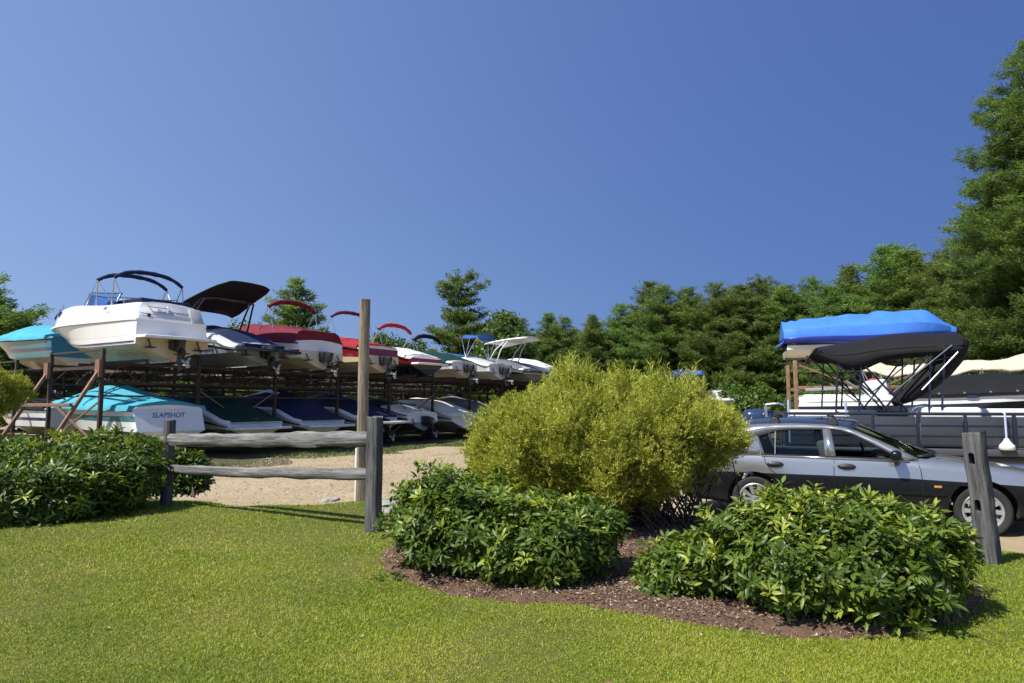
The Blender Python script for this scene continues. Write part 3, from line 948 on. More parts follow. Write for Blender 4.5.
def build_boat(sp, name, label, pos, rz, group):
    """hull, deck, cover and fittings of one boat; every fitting is a child"""
    root = thing(name, label, 'boat', pos, rz, group)
    h = Hull(sp['L'], sp['B'], sp['H'], full=sp.get('full', .45), rise=sp.get('rise', .16), deck=.05, dk0=sp.get('dk0', 0), dk1=sp.get('dk1', 0), stripe=sp.get('stripe', (.34, .52)), aft=sp.get('aft', 0), bcf=sp.get('bcf', .80))
    c = sp['cols']                      # bottom, low side, stripe, upper side, rub rail
    mats = [c[0], c[1], c[2], c[3], c[4]]
    slot = [0, 0, 0, 1, 2, 3, 4, 4, 3]
    mb = MB()
    rows = [h.row(t) for t in h.ts]
    # stern rakes: upper points lean forward
    for i, t in enumerate(h.ts):
        if t < .1:
            rows[i] = [(x + (z - h.H * .3) * sp.get('rake', .15) * (1 - t / .1), y, z) for x, y, z in rows[i]]
    nr = len(rows[0])
    for sgn in (1, -1):
        for k in range(nr - 1):
            a = [(r_[k][0], r_[k][1] * sgn, r_[k][2]) for r_ in rows]
            b = [(r_[k + 1][0], r_[k + 1][1] * sgn, r_[k + 1][2]) for r_ in rows]
            mb.grid([a, b] if sgn > 0 else [b, a], mi=slot[k])
    st = rows[0]
    for k in range(nr - 1):            # transom
        mb.add([(st[k][0], st[k][1], st[k][2]), (st[k][0], -st[k][1], st[k][2]), (st[k + 1][0], -st[k + 1][1], st[k + 1][2]), (st[k + 1][0], st[k + 1][1], st[k + 1][2])],
               [[0, 1, 2, 3]], mi=0 if k < sp.get('tk', 3) else (sp.get('transom_slot', 3) if k < 5 else sp.get('transom_top', sp.get('transom_slot', 3))))
    mb.build('hull', mats, root, angle=32, fix=True)
    # deck
    dk = MB(); dr = []
    tops = []
    for i, t in enumerate(h.ts):
        e = rows[i][-1]; dh = h.deck_h(t); b = e[1]
        ins = min(b * .45, sp.get('ins', .16) if dh > .1 else .10)
        dx = -.10 * min(1, dh / .4) * (t > .8)
        half = [(e[0], b, e[2] - .004), (e[0] + dx * .3, b - ins * .25, e[2] + dh * .55), (e[0] + dx * .6, b - ins * .6, e[2] + dh * .9), (e[0] + dx, b - ins, e[2] + dh), (e[0] + dx, b * .45, e[2] + dh + .05), (e[0] + dx, 0, e[2] + dh + .07)]
        if t < .1 and 'deck_rake' in sp:      # stern face leans forward
            half = [(x + sp['deck_rake'] * (z - e[2]) * (1 - t / .1), y, z) for x, y, z in half]
        dr.append(half + [(x, -y, z) for x, y, z in half[-2::-1]])
        tops.append((e[0] + dx, b - ins, e[2] + dh))
    dk.grid(dr)
    dk.poly(dr[0][::-1])
    dk.build('deck', sp.get('deck_mat', gel_white), root, angle=40, fix=True)
    def top(t):
        t = min(max(t, 0), 1); xs_ = h.ts
        for i in range(len(xs_) - 1):
            if xs_[i] <= t <= xs_[i + 1]:
                w = (t - xs_[i]) / (xs_[i + 1] - xs_[i])
                return Vector(tops[i]).lerp(Vector(tops[i + 1]), w)
        return Vector(tops[-1])
    g = random.Random(sp.get('seed', 1))
    sd = g.uniform(0, 50)
    if 'cover' in sp:
        cm, t0, t1, prof, drop = sp['cover']       # prof: (t, height)
        ts = [t0 + (t1 - t0) * i / 26 for i in range(27)]
        hp = lambda t: float(np.interp(t, [p[0] for p in prof], [p[1] for p in prof]))
        cr = []
        for t in ts:
            e = top(t); zg = h.zg(t); bg = h.bg(t) + .04; hh = hp(t)
            def wr(a, b, k): return mnoise.noise(Vector((t * 9 + sd, a * 3, b))) * k
            xe = h.xr(t, 1.0)
            drp = drop + sp.get('sdrop', 0) * float(1 - smooth(.0, .11, t)); xe -= .05 * float(1 - smooth(0, .05, t)) * (sp.get('sdrop', 0) > 0)
            cin = sp.get('cin', 1)
            if cin < 1:
                bg *= cin + (1 - cin) * .6 * float(smooth(.5, .85, t))
                half = [(xe, bg + .012, zg + .015), (xe, bg + .01, zg + .05), (xe, bg * .97, zg + .085 + h.deck_h(t) * .8)]
            else:
                half = [(xe, bg + .012, zg - drp + .02 * g.random()), (xe, bg + .01, zg - .02), (xe, bg * .97, zg + .05 + h.deck_h(t) * .8 + .02)]
            zb = zg + h.deck_h(t) + .05
            for q in (.82, .62, .42, .2, 0):
                f = (1 - q ** sp.get('box', 1.6))
                half.append((xe, bg * q, zb + hh * f + wr(q, 1, .05) * (1 if hh > .1 else .2)))
            cr.append(half + [(x, -y, z + wr(-y, 2, .03)) for x, y, z in half[-2::-1]])
        cb = MB(); cb.grid(cr); cb.poly(cr[0][::-1]); cb.poly(cr[-1])
        cb.build('cover', cm, root, angle=50, fix=True)
    if 'shield' in sp:
        tf, tb, hh, gm = sp['shield']              # front t, back t, height, glass
        cs = []
        pf = top(tf); n = 16
        lo = []; hi = []
        for i in range(n + 1):
            w = -1 + 2 * i / n
            tt = tf - (tf - tb) * abs(w) ** 3
            y = math.copysign(min(abs(w) ** .8 * 1.02, 1), w) * (top(tt).y - .02)
            z = top(tt).z + .05 * (1 - abs(w))
            lo.append((h.L * tt, y, z)); hi.append((h.L * tt - hh * .75 * (1 - .3 * abs(w) ** 3), y * .93, z + hh * (1 - .25 * abs(w) ** 4)))
        m = MB(); m.grid([lo, hi]); o = m.build('windshield', gm, root, angle=60)
        m = MB(); m.tube(hi, .018, 6); m.tube([lo[0], hi[0]], .016, 6); m.tube([lo[-1], hi[-1]], .016, 6)
        for k in (5, 11): m.tube([lo[k], hi[k]], .014, 6)
        m.build('windshield_frame', sp.get('frame_mat', alu_dark), o)
    if 'platform' in sp:
        ln, zz, pm = sp['platform']
        m = MB(); b = h.B * .45
        n = 10; outl = [(.02, -b), (-ln * .75, -b * .98)] + [(-ln * (.75 + .25 * math.sin(PI * (i + .5) / n)), -b * .9 + 1.8 * b * (i + .5) / n) for i in range(n)] + [(-ln * .75, b * .98), (.02, b)]
        m.add([(x, y, zz) for x, y in outl] + [(x, y, zz + .09) for x, y in outl],
              [list(range(len(outl))), [len(outl) + k for k in range(len(outl))][::-1]] + [[k, len(outl) + k, len(outl) + (k + 1) % len(outl), (k + 1) % len(outl)] for k in range(len(outl))])
        m.build('swim_platform', pm, root, angle=40, bevel=.02, fix=True)
    if sp.get('drive'):
        m = MB(); k = sp['drive']
        zt_ = h.H * .40
        m.box((-.10, 0, zt_), (.24, .34, .40), bev=.05)
        m.box((-.30, 0, zt_ - .05), (.34, .22, .46), Matrix.Rotation(-.25, 3, 'Y'), bev=.06)
        m.box((-.40, 0, zt_ - .40), (.26, .12, .46), Matrix.Rotation(-.2, 3, 'Y'), bev=.04)
        m.box((-.44, 0, zt_ - .33), (.48, .24, .03), bev=.01)
        m.tube([(-.18, 0, zt_ - .56), (-.34, 0, zt_ - .57), (-.52, 0, zt_ - .57), (-.62, 0, zt_ - .57)], [.03, .075, .07, .05], 10)
        m.box((-.38, 0, zt_ - .70), (.22, .03, .20), Matrix.Rotation(.3, 3, 'Y'), bev=.008)
        for s_ in (1, -1): m.tube([(-.05, s_ * .14, zt_ - .14), (-.42, s_ * .09, zt_ - .28)], .025, 6)
        dv = m.build('outdrive', drive_m, root, angle=40)
        m = MB()
        m.lathe([(.0, .0), (.05, .0), (.045, .13), (0, .15)], 12, Matrix.Translation((-.62, 0, zt_ - .57)) @ Matrix.Rotation(PI / 2, 4, 'Z'))
        for q in range(3):
            w = q * 2 * PI / 3 + .3
            rows_ = []
            for rr_ in (.04, .10, .16, .19):
                wd = .085 * (1 - ((rr_ - .1) / .13) ** 2)
                row = []
                for e in (-1, 0, 1):
                    aa = w + e * wd / max(rr_, .08) * .7
                    row.append((-.69 + e * .03, rr_ * math.cos(aa), zt_ - .57 + rr_ * math.sin(aa)))
                rows_.append(row)
            m.grid(rows_)
        m.build('propeller', prop_m, dv, angle=60, solid=.008)
        for s_ in (1, -1):
            m = MB(); m.box((-.10, s_ * h.B * .30, h.H * .27), (.22, .30, .02), Matrix.Rotation(.12, 3, 'Y'), bev=.006)
            m.tube([(.02, s_ * h.B * .30, h.H * .48), (-.12, s_ * h.B * .30, h.H * .29)], .02, 6)
            m.build('trim_tab', drive_m, root)
    for (ta, tilt, hw, z1, leg, cmat, rad) in sp.get('arches', ()):
        # rolled canvas on an arched bow
        x0 = h.L * ta; base = top(ta)
        pts = []
        for i in range(15):
            w = -1 + 2 * i / 14
            pts.append((x0 + tilt, w * hw, base.z + z1 - .26 * abs(w) ** 3.2 - .03 * abs(w)))
        m = MB(); m.tube(pts, [rad * (.75 + .25 * math.sin(PI * i / 14)) * (1 + .12 * math.sin(i * 2.3)) for i in range(15)], 8)
        bw = m.build('bimini_top', cmat, root, angle=60)
        for s_ in (1, -1):
            m = MB(); e = pts[0] if s_ < 0 else pts[-1]
            for dx in leg:
                f = top(ta + dx / h.L)
                m.tube([e, (f.x, s_ * (f.y - .01), f.z - .03)], .017, 6)
            m.build('bimini_frame', sp.get('bim_frame', steel), bw)
    if 'bimini' in sp:
        xa, xb, hw, z1, cmat, legx = sp['bimini']
        rows_ = []
        base = top(legx / h.L)
        for i in range(9):
            u = i / 8; x = xa + (xb - xa) * u
            sag = .03 * abs(math.sin(u * PI * 3)) - .05 * (2 * u - 1) ** 2
            rows_.append([(x, hw * w, base.z + z1 - .10 * w * w - .10 * abs(w) ** 6 - sag) for w in [-1 + k / 6 for k in range(13)]])
        m = MB(); m.grid(rows_); bw = m.build('bimini_top', cmat, root, angle=60, solid=.02)
        for s_ in (1, -1):
            m = MB()
            for r_ in (rows_[0], rows_[4], rows_[-1]):
                e = r_[-1] if s_ > 0 else r_[0]
                m.tube([e, (legx, s_ * (base.y - .01), base.z - .03)], .017, 6)
            m.build('bimini_frame', sp.get('bim_frame', steel), bw)
    if 'tower' in sp:
        tx, z1, tm, topm, x0, x1, hw, pitch = sp['tower']
        base = top(tx / h.L); m = MB()
        for s_ in (1, -1):
            for dx in (0, .55):
                m.tube([(tx + dx, s_ * (base.y), base.z - .05), (tx + dx * .7 - .25, s_ * base.y * .98, base.z + z1 * .55), (tx - .6 + dx * .4, s_ * base.y * .86, base.z + z1 * .96), (tx - .7 + dx * .3, s_ * base.y * .4, base.z + z1)], .035, 8)
        for dx in (0, .2): m.tube([(tx - .7 + dx, -base.y * .42, base.z + z1), (tx - .7 + dx, base.y * .42, base.z + z1)], .035, 8)
        tw = m.build('tower', tm, root, angle=60)
        rows_ = []
        for i in range(9):
            u = i / 8; x = x0 + (x1 - x0) * u
            kk = (.74 + .26 * u) * (1 - .10 * (2 * u - 1) ** 8)
            rows_.append([(x, hw * w * kk, base.z + z1 + .05 + pitch * (u - .5) + .10 - .05 * w * w - .07 * w ** 8 - .05 * (2 * u - 1) ** 2) for w in [-1 + k / 6 for k in range(13)]])
        m = MB(); m.grid(rows_); m.build('tower_top', topm, tw, angle=60, solid=.05)
    if sp.get('rail'):
        m = MB(); pts = []
        for s_ in (1, -1):
            seg = []
            for i in range(9):
                t = sp['rail'] + (.985 - sp['rail']) * i / 8
                p = top(t); b = rows[-1]
                seg.append((p.x + .05, s_ * (p.y + .03), p.z + .24 * min(1, i / 1.5)))
                if i in (2, 4, 6): m.tube([seg[-1], (p.x, s_ * p.y, p.z - .02)], .012, 5)
            pts.append(seg)
        m.tube(pts[0] + pts[1][::-1], .014, 6)
        m.build('bow_rail', steel, root, angle=60)
    if 'text' in sp:
        txt, size, x, z, shear, tm, y = sp['text']
        me = text_mesh(txt, size, shear); me.materials.append(tm)
        o = link('lettering', me, root)
        a_ = math.atan(sp.get('rake', .15)) if x is None else 0.0      # reads from astern, lies on the raked transom
        o.rotation_euler = Matrix(((0, math.sin(a_), -math.cos(a_)), (-1, 0, 0), (0, math.cos(a_), math.sin(a_)))).to_euler()
        o.location = ((z - h.H * .3) * sp.get('rake', .15) - .012 if x is None else x, y, z)
    root['_ok'] = 1
    del root['_ok']
    return root, h, top, rows

# ---- racks --------------------------------------------------------
BETA = math.atan(428 / 683.0)
RD = Vector((math.sin(BETA), math.cos(BETA), 0))         # along the row
AX = Vector((-math.cos(BETA), math.sin(BETA), 0))        # bow direction
P0 = Vector((-11.7, 19.5, 0)); BAY = 3.0
RZ = math.atan2(AX.y, AX.x)
UP, LOW = 2.86, .42
rust = paint('brown_rusty_steel', (.055, .034, .026), .75, metal=.2, var=.4, scale=6)
rust_light = paint('tan_rusty_steel', (.20, .115, .075), .75, metal=.1, var=.3, scale=6)
bunk_m = paint('bunk_carpet', (.06, .05, .045), .95, var=.3)

def rack(name, label, d0, n0, n1, rakers=False, top_h=3.24, shift=0.0):
    """two rows of posts (depths d0 and d0+3) with lattice trusses, bunks and ties"""
    org = P0 + AX * d0 + RD * (BAY * shift)
    t = thing(name, label, 'rack', org, RZ, 'steel storage racks')
    ry = lambda n: -BAY * n            # local y of frame n: local +y is port = back along the row
    for n in range(n0, n1 + 1):
        for x in (0, 3.0):
            m = MB(); m.box((x, ry(n), top_h / 2), (.105, .105, top_h), bev=.01)
            m.box((x, ry(n), .012), (.32, .32, .024)); m.build('post', rust, t)
        for z, hh in ((UP - .16, .12), (LOW - .16, .12), (top_h - .05, .07)):
            m = MB(); m.beam((0.055, ry(n), z), (2.945, ry(n), z), .05, hh * .75); m.build('tie_beam', rust, t)
    for n in range(n0, n1):
        for x in (0, 1.5, 3.0):
            y0, y1 = ry(n) - .054, ry(n + 1) + .054
            m = MB()
            for z, s in ((UP - .04, .08), (UP - .60, .06), (UP - .98, .05)):
                m.beam((x, y0, z), (x, y1, z), .06, s)
            for k in range(6):
                a = y0 + (y1 - y0) * k / 6; b = y0 + (y1 - y0) * (k + 1) / 6
                m.beam((x, a, UP - .08 if k % 2 else UP - .575), (x, b, UP - .575 if k % 2 else UP - .08), .024, .024)
            m.build('truss', rust, t)
            m = MB(); m.beam((x, y0, LOW - .06), (x, y1, LOW - .06), .09, .11); m.build('beam', rust, t)
        for q in (-.62, .62):
            for z in (UP, LOW):
                m = MB(); m.beam((-.7, ry(n + .5) + q, z + .05), (3.9, ry(n + .5) + q, z + .05), .12, .08, bev=.01)
                m.build('bunk', bunk_m, t)
        for x in (3.08,) + ((-.06,) if n % 3 == 1 else ()):
            m = MB()
            m.beam((x, ry(n), .3), (x, ry(n + 1), 2.1), .04, .04); m.beam((x + .045, ry(n), 2.1), (x + .045, ry(n + 1), .3), .04, .04)
            m.build('cross_brace', rust_light, t)
    if rakers:
        for x in (0, 3.0):
            m = MB()
            m.beam((x, .08, 2.62), (x, 1.55, .05), .11, .09, bev=.01)
            m.box((x, .11, 2.66), (.24, .09, .50)); m.box((x, 1.55, .02), (.3, .3, .04))
            m.build('raking_strut', rust_light, t)
        m = MB(); m.beam((-.05, .80, 1.62), (3.05, .80, 1.62), .09, .10, bev=.01)
        m.build('strut_tie', rust_light, t)
        m = MB(); m.beam((.07, 0.02, .5), (2.93, 0.02, 1.75), .04, .04); m.beam((.07, -.03, 1.75), (2.93, -.03, .5), .04, .04)
        m.build('cross_brace', rust_light, t)
    return t
rack('boat_rack', 'front rusty steel two-storey rack with raking struts at its near end', 0, 0, 9, rakers=True)
rack('boat_rack', 'rear rusty steel two-storey rack standing behind the front one', 7.9, 0, 9, shift=.35)

def slot_pos(i, d, z, depth=0.0):
    return P0 + RD * (BAY * (i + .5)) - AX * d + AX * depth + Vector((0, 0, z))

GU = 'boats stored on the upper level of the racks'
GL = 'boats stored on the lower level of the racks'
W = gel_white
up_specs = [
 dict(L=7.1, B=2.55, H=1.30, d=.98, stripe=(.34, .345), tk=4, rake=.12, ins=.27, deck_rake=.5, dk0=.50, dk1=.62, full=.40, bcf=.86, rise=.07, cols=(gel_cream, W, gel_navy, W, rub_white), shield=(.68, .22, .44, glass_blue), platform=(.62, .60, W), drive=1, rail=.70,
      arches=((.335, -.05, 1.10, 1.05, (-.75, .25, .9), cv_navy, .07), (.215, -.1, 1.08, 1.08, (-.45, .25), cv_navy, .07)),
      text=('Blue Dimension', .155, .065, 1.47, .25, paint('dark_blue_lettering', (.05, .07, .16), .4), -.18),
      label='tall white cabin cruiser with two arched navy bows, at the near end of the rack'),
 dict(L=6.9, B=2.5, H=1.12, d=1.25, cols=(gel_grey, gel_grey, gel_black, W, W), cover=(cv_navy, 0.0, .62, [(0, .0), (.08, .06), (.40, .36), (.62, .40)], .02), platform=(.75, .42, gel_black), drive=1,
      sdrop=.06, aft=.42, cin=.72, tower=(2.5, 1.25, gel_black, cv_black, .9, 3.4, 1.30, -.78), shield=(.66, .48, .38, glass_smoke), transom_slot=0,
      label='wakeboard boat with a broad black tower canopy, beside the white cruiser'),
 dict(L=6.8, B=2.5, H=1.20, d=.75, cols=(gel_cream, W, gel_red, W, rub_black), box=9, aft=.10, cover=(cv_maroon, .03, .78, [(0, .34), (.1, .40), (.42, .62), (.6, .45), (.78, .08)], .05), drive=1,
      arches=((.24, .1, 1.12, 1.50, (-.3, .9), cv_maroon, .10),), transom_slot=0, transom_top=3,
      label='white runabout under a deep maroon cover with a maroon rolled top, on the upper rack'),
 dict(L=6.6, B=2.45, H=1.25, d=.95, cols=(gel_cream, gel_cream, gel_red, gel_red, W), aft=.14, cover=(cv_red, .04, .8, [(0, .10), (.12, .16), (.45, .40), (.8, .05)], .02), drive=1, transom_top=3,
      arches=((.26, .1, 1.10, 1.38, (-.3, .9), paint('dark_maroon_canvas', (.10, .012, .02), .85), .08),), transom_slot=1, 
      label='cream and red runabout seen past the tall brown post, on the upper rack'),
 dict(L=6.6, B=2.45, H=1.15, d=.9, cols=(gel_black, gel_black, gel_red, gel_red, W), aft=.28, deck_mat=W, shield=(.62, .45, .33, glass_smoke), cover=(rub_white, .05, .40, [(0, .10), (.4, .18)], .0), transom_slot=1, transom_top=3,
      arches=((.28, .1, 1.10, 1.24, (-.2, .8), cv_red, .10),), platform=(.5, .45, W),
      label='red-banded white speedboat with a bright red rolled top, right of the tall brown post'),
 dict(L=6.6, B=2.45, H=1.18, d=.8, cols=(gel_cream, W, gel_green, W, gel_green), aft=.36, stripe=(.5, .8), cover=(cv_green, .05, .5, [(0, .02), (.4, .22), (.5, .2)], .02), drive=1,
      arches=((.36, .0, 1.05, .98, (-.4, .8), cv_black, .11),), label='white and green boat with a black rolled top, on the upper rack', shield=(.66, .5, .3, glass_smoke)),
 dict(L=6.8, B=2.45, H=1.2, d=.9, cols=(W, W, gel_white, W, rub_white), aft=.34, bimini=(.9, 1.9, .85, 1.22, cv_blue, 1.5), drive=1, cover=(cv_blue, .3, .6, [(.3, .1), (.5, .3), (.6, .2)], .02),
      label='white boat under a raised blue sun top, on the upper rack'),
 dict(L=6.8, B=2.5, H=1.15, d=1.1, cols=(gel_grey, gel_black, W, W, rub_black), aft=.42, tower=(1.7, 1.12, rub_white, rub_white, .0, 2.6, 1.15, -.25), platform=(.6, .45, gel_black), shield=(.64, .46, .36, glass_smoke), cover=(cv_grey, .04, .4, [(0, 0), (.4, .2)], .02),
      label='white wakeboard boat with a white hard tower top, on the upper rack'),
 dict(L=6.6, B=2.45, H=1.15, d=.9, cols=(W, W, gel_navy, W, rub_white), aft=.3, cover=(rub_white, .03, .8, [(0, .1), (.4, .4), (.8, .05)], .05), 
      label='white boat under a white cover, half hidden by the top of the yellow bush'),
]
cruiser = None
for i, sp in enumerate(up_specs):
    sp['seed'] = i + 3
    r_ = build_boat(sp, 'cabin_cruiser' if i == 0 else 'motor_boat', sp['label'], slot_pos(i, sp['d'], UP + .06), RZ, GU)
    if i == 0: cruiser = r_

cr = cruiser[0]
STL = 1.185                           # foot of the leaning stern face
def stern_x(z): return .075 + .5 * (z - STL)
SA = math.atan(.5)
for ch_ in cr.children:
    if ch_.name.startswith('lettering'):
        ch_.rotation_euler = Matrix(((0, math.sin(SA), -math.cos(SA)), (-1, 0, 0), (0, math.cos(SA), math.sin(SA)))).to_euler()
        ch_.location = (stern_x(1.46) - .035, -.06, 1.46)
# cruiser fittings: portholes, stern door, cockpit back, stripe, lights
cr, ch, ctop, crow = cruiser
port_m = paint('porthole_glass', (.02, .03, .07), .08)
for k, t in enumerate((.90, .815, .70)):
    p = ctop(t); e = Vector((ch.xr(t, 1) - .02, ch.bg(t), ch.zg(t)))
    ins = min(ch.bg(t) * .45, .16); c = Vector((e.x - .06, ch.bg(t) - .03 - ins * .42, e.z + ch.deck_h(t) * .72))
    m = MB()
    yw = (ctop(t + .03) - ctop(t - .03)); ang = math.atan2(yw.y, yw.x)
    m.lathe([(0, .03), (.10, .03), (.13, .02), (.13, -.03)], 16, Matrix.Translation((c.x, c.y + .02, c.z)) @ Matrix.Rotation(ang, 4, 'Z') @ Matrix.Rotation(.35, 4, 'X') @ Matrix.Diagonal((1.25, 1, .75, 1)))
    m.build('porthole', port_m, cr, angle=50)
m = MB(); m.box((stern_x(1.40) + .02, -.80, 1.41), (.10, .40, .52), Matrix.Rotation(SA, 3, 'Y'), bev=.03); m.build('transom_door', paint('door_grey', (.42, .43, .42), .4), cr)
m = MB(); m.tube([(stern_x(1.64) - .03, .70, 1.64), (stern_x(1.57) - .04, .68, 1.57), (stern_x(1.56) - .04, .12, 1.56), (stern_x(1.63) - .03, .08, 1.63)], .016, 6); m.build('grab_rail', steel, cr)
m = MB(); m.lathe([(0, .02), (.05, .02), (.05, -.04)], 14, Matrix.Translation((stern_x(1.30) - .01, .72, 1.30)) @ Matrix.Rotation(PI / 2, 4, 'Z')); m.build('transom_light', drive_m, cr)
m = MB(); m.box((1.38, 0, 1.80), (1.9, 1.60, .10), bev=.04); m.build('cockpit_cover', cv_navy, cr)
m = MB()
for zz, xx in ((1.28, .55), (1.36, .56)):
    m.tube([(stern_x(zz) + .002, -.55, zz), (stern_x(zz) - .002, 0, zz), (stern_x(zz) + .002, .94, zz)], .008, 5)
m.build('moulding_line', paint('grey_line', (.4, .4, .42), .4), cr)
m = MB()
pts_ = []
for i in range(24):
    t = .01 + .80 * i / 23
    r_ = ch.row(t); a3 = Vector(r_[3]); a4 = Vector(r_[4])
    pts_.append(a3.lerp(a4, .30) + Vector((0, .006, 0)))
m.tube(pts_, .022, 6); m.build('hull_stripe', gel_navy, cr, angle=60)
# registration figures on the quarter
me = text_mesh('340', .16, .1); me.materials.append(gel_black)
o = link('lettering', me, cr); q = ctop(.2)
o.rotation_euler = (R(78), 0, PI); o.location = (1.55, ch.bg(.2) - .015, ch.zg(.2) + .36)

lo_specs = [
 dict(L=6.8, B=2.5, H=1.12, d=1.15, rake=.38, cols=(gel_cream, W, gel_teal, W, gel_teal), stripe=(.45, .7), cover=(cv_teal, .04, .85, [(0, .10), (.12, .22), (.42, .66), (.55, .58), (.85, .08)], .06), transom_slot=3,
      text=('SLAPSHOT', .215, None, .84, .28, paint('grey_blue_lettering', (.10, .17, .24), .5), .05), label='white and teal runabout lettered SLAPSHOT under a teal cover, on the lower rack'),
 dict(L=6.6, B=2.5, H=1.05, d=1.0, cols=(W, W, gel_green, W, rub_white), sdrop=.06, aft=.40, cin=.86, cover=(cv_green, 0.0, .85, [(0, .02), (.15, .22), (.42, .62), (.85, .06)], .0), platform=(.6, .34, rub_white), label='runabout under a dark green cover, on the lower rack behind the fence'),
 dict(L=6.6, B=2.5, H=1.08, d=.9, cols=(W, W, gel_navy, W, rub_white), sdrop=.06, aft=.42, cin=.88, cover=(cv_navy, 0.0, .85, [(0, .03), (.15, .3), (.42, .66), (.85, .06)], .0), platform=(.7, .34, rub_white), label='white boat under a navy cover, lower rack, just left of the tall brown post'),
 dict(L=6.6, B=2.5, H=1.08, d=.9, cols=(W, W, gel_navy, W, rub_white), sdrop=.06, aft=.36, cin=.86, cover=(cv_navy, 0.0, .85, [(0, .02), (.15, .2), (.42, .56), (.85, .06)], .0), platform=(.95, .40, rub_white), drive=1, label='white boat under a navy cover with a long swim platform, behind the tall brown post'),
 dict(L=6.7, B=2.45, H=1.15, d=.7, cols=(gel_grey, W, gel_black, W, rub_black), aft=.30, cover=(cv_green, .22, .8, [(.22, .06), (.5, .42), (.8, .05)], .0), drive=1, label='white boat with black stripe and green bow cover, lower rack, right of the fence'),
 dict(L=6.5, B=2.45, H=1.1, d=.8, cols=(W, W, gel_navy, W, rub_white), sdrop=.06, aft=.35, cover=(rub_white, 0.0, .8, [(0, .05), (.45, .4), (.8, .05)], .0), label='white boat under a white cover, on the lower rack just left of the yellow bush'),
 dict(L=6.5, B=2.45, H=1.1, d=.8, cols=(W, gel_black, gel_red, W, rub_white), sdrop=.06, aft=.35, cover=(cv_grey, 0.0, .85, [(0, .05), (.45, .5), (.85, .05)], .0), label='boat under a grey cover, on the lower rack behind the edge of the yellow bush'),
]
for i, sp in enumerate(lo_specs):
    sp['seed'] = i + 23
    build_boat(sp, 'motor_boat', sp['label'], slot_pos(i, sp['d'], LOW + .06), RZ, GL)

# rear rack: bows towards the camera's left like the others
back_up = [
 dict(L=6.7, B=2.5, H=1.2, d=1.5, cols=(gel_cream, gel_teal, gel_navy, gel_teal, rub_black), deck_mat=gel_teal, cover=(cv_teal, .04, .93, [(0, .15), (.15, .35), (.45, .62), (.75, .34), (.93, .06)], .05), label='teal-covered boat on the rear rack, bow poking out past the white cruiser'),
 dict(L=6.3, B=2.4, H=1.1, d=.4, cols=(gel_cream, W, gel_navy, W, rub_black), cover=(cv_tan, .04, .9, [(0, .1), (.4, .3), (.9, .05)], .05), label='low tan-covered boat on the rear rack behind the black tower canopy'),
 dict(L=6.3, B=2.4, H=1.1, d=.4, cols=(gel_cream, W, gel_red, W, rub_black), cover=(cv_grey, .04, .9, [(0, .1), (.4, .3), (.9, .05)], .05), label='low grey-covered boat on the rear rack behind the maroon cover'),
 dict(L=6.3, B=2.4, H=1.1, d=.4, cols=(W, W, gel_navy, W, rub_black), cover=(cv_navy, .04, .9, [(0, .1), (.4, .3), (.9, .05)], .05), label='low navy-covered boat on the rear rack behind the tall brown post'),
 dict(L=6.3, B=2.4, H=1.1, d=.4, cols=(W, W, gel_green, W, rub_black), cover=(cv_tan, .04, .9, [(0, .1), (.4, .3), (.9, .05)], .05), label='low tan-covered boat on the rear rack behind the red-banded speedboat'),
]
back_lo = [
 dict(L=6.8, B=2.4, H=1.1, d=1.6, cols=(gel_cream, W, gel_navy, W, rub_black), cover=(cv_black, .04, .9, [(0, .1), (.4, .3), (.9, .05)], .02), label='white boat with a black cover low on the rear rack behind the raking struts'),
 dict(L=6.4, B=2.4, H=1.1, d=.3, cols=(gel_cream, W, gel_red, W, rub_black), cover=(cv_grey, .04, .9, [(0, .15), (.4, .4), (.9, .05)], .02), label='grey-covered boat low on the rear rack behind the teal cover'),
 dict(L=6.4, B=2.4, H=1.1, d=.3, cols=(W, W, gel_navy, W, rub_black), cover=(cv_blue, .04, .9, [(0, .15), (.4, .5), (.9, .05)], .02), label='blue-covered boat low on the rear rack behind the green cover'),
 dict(L=6.4, B=2.4, H=1.1, d=.3, cols=(W, W, gel_teal, W, rub_black), cover=(rub_white, .04, .9, [(0, .15), (.4, .4), (.9, .05)], .02), label='white-covered boat low on the rear rack behind the navy cover'),
 dict(L=6.4, B=2.4, H=1.1, d=.3, cols=(W, W, gel_red, W, rub_black), cover=(cv_maroon, .04, .9, [(0, .15), (.4, .4), (.9, .05)], .02), label='maroon-covered boat low on the rear rack right of the tall brown post'),
]
for lst, z, grp in ((back_up, UP, GU), (back_lo, LOW, GL)):
    for i, sp in enumerate(lst):
        sp['seed'] = i + 41 + int(z * 7)
        build_boat(sp, 'motor_boat', sp['label'], slot_pos(i + .35, sp['d'], z + .06, 7.9), RZ, grp)
# ================================================================== RIGHT-HAND SIDE: covered boat on its rack
bd = Vector((.955, -.297, 0)); brz = math.atan2(bd.y, bd.x)
tarp_m = paint('blue_tarpaulin', (.06, .20, .64), .30, var=.10, scale=1.8, bump=.9, bscale=2.2, spec=.5)
shade_band_m = paint('shaded_blue_tarpaulin', (.012, .030, .22), .3, var=.1, scale=2, bump=.3, bscale=4)
sp = dict(L=5.75, B=2.4, H=.88, cols=(gel_white, gel_white, gel_navy, gel_navy, gel_navy), seed=77, rise=.18, full=.5,
          label='boat wrapped in a bright blue tarpaulin, perched on the brown rack at right')
bp_ = at(791, 358.5, 26)
UPR = bp_.z
root, h, top, rows = build_boat(sp, 'covered_boat', sp['label'], (bp_.x, bp_.y + .6, UPR), brz, None)
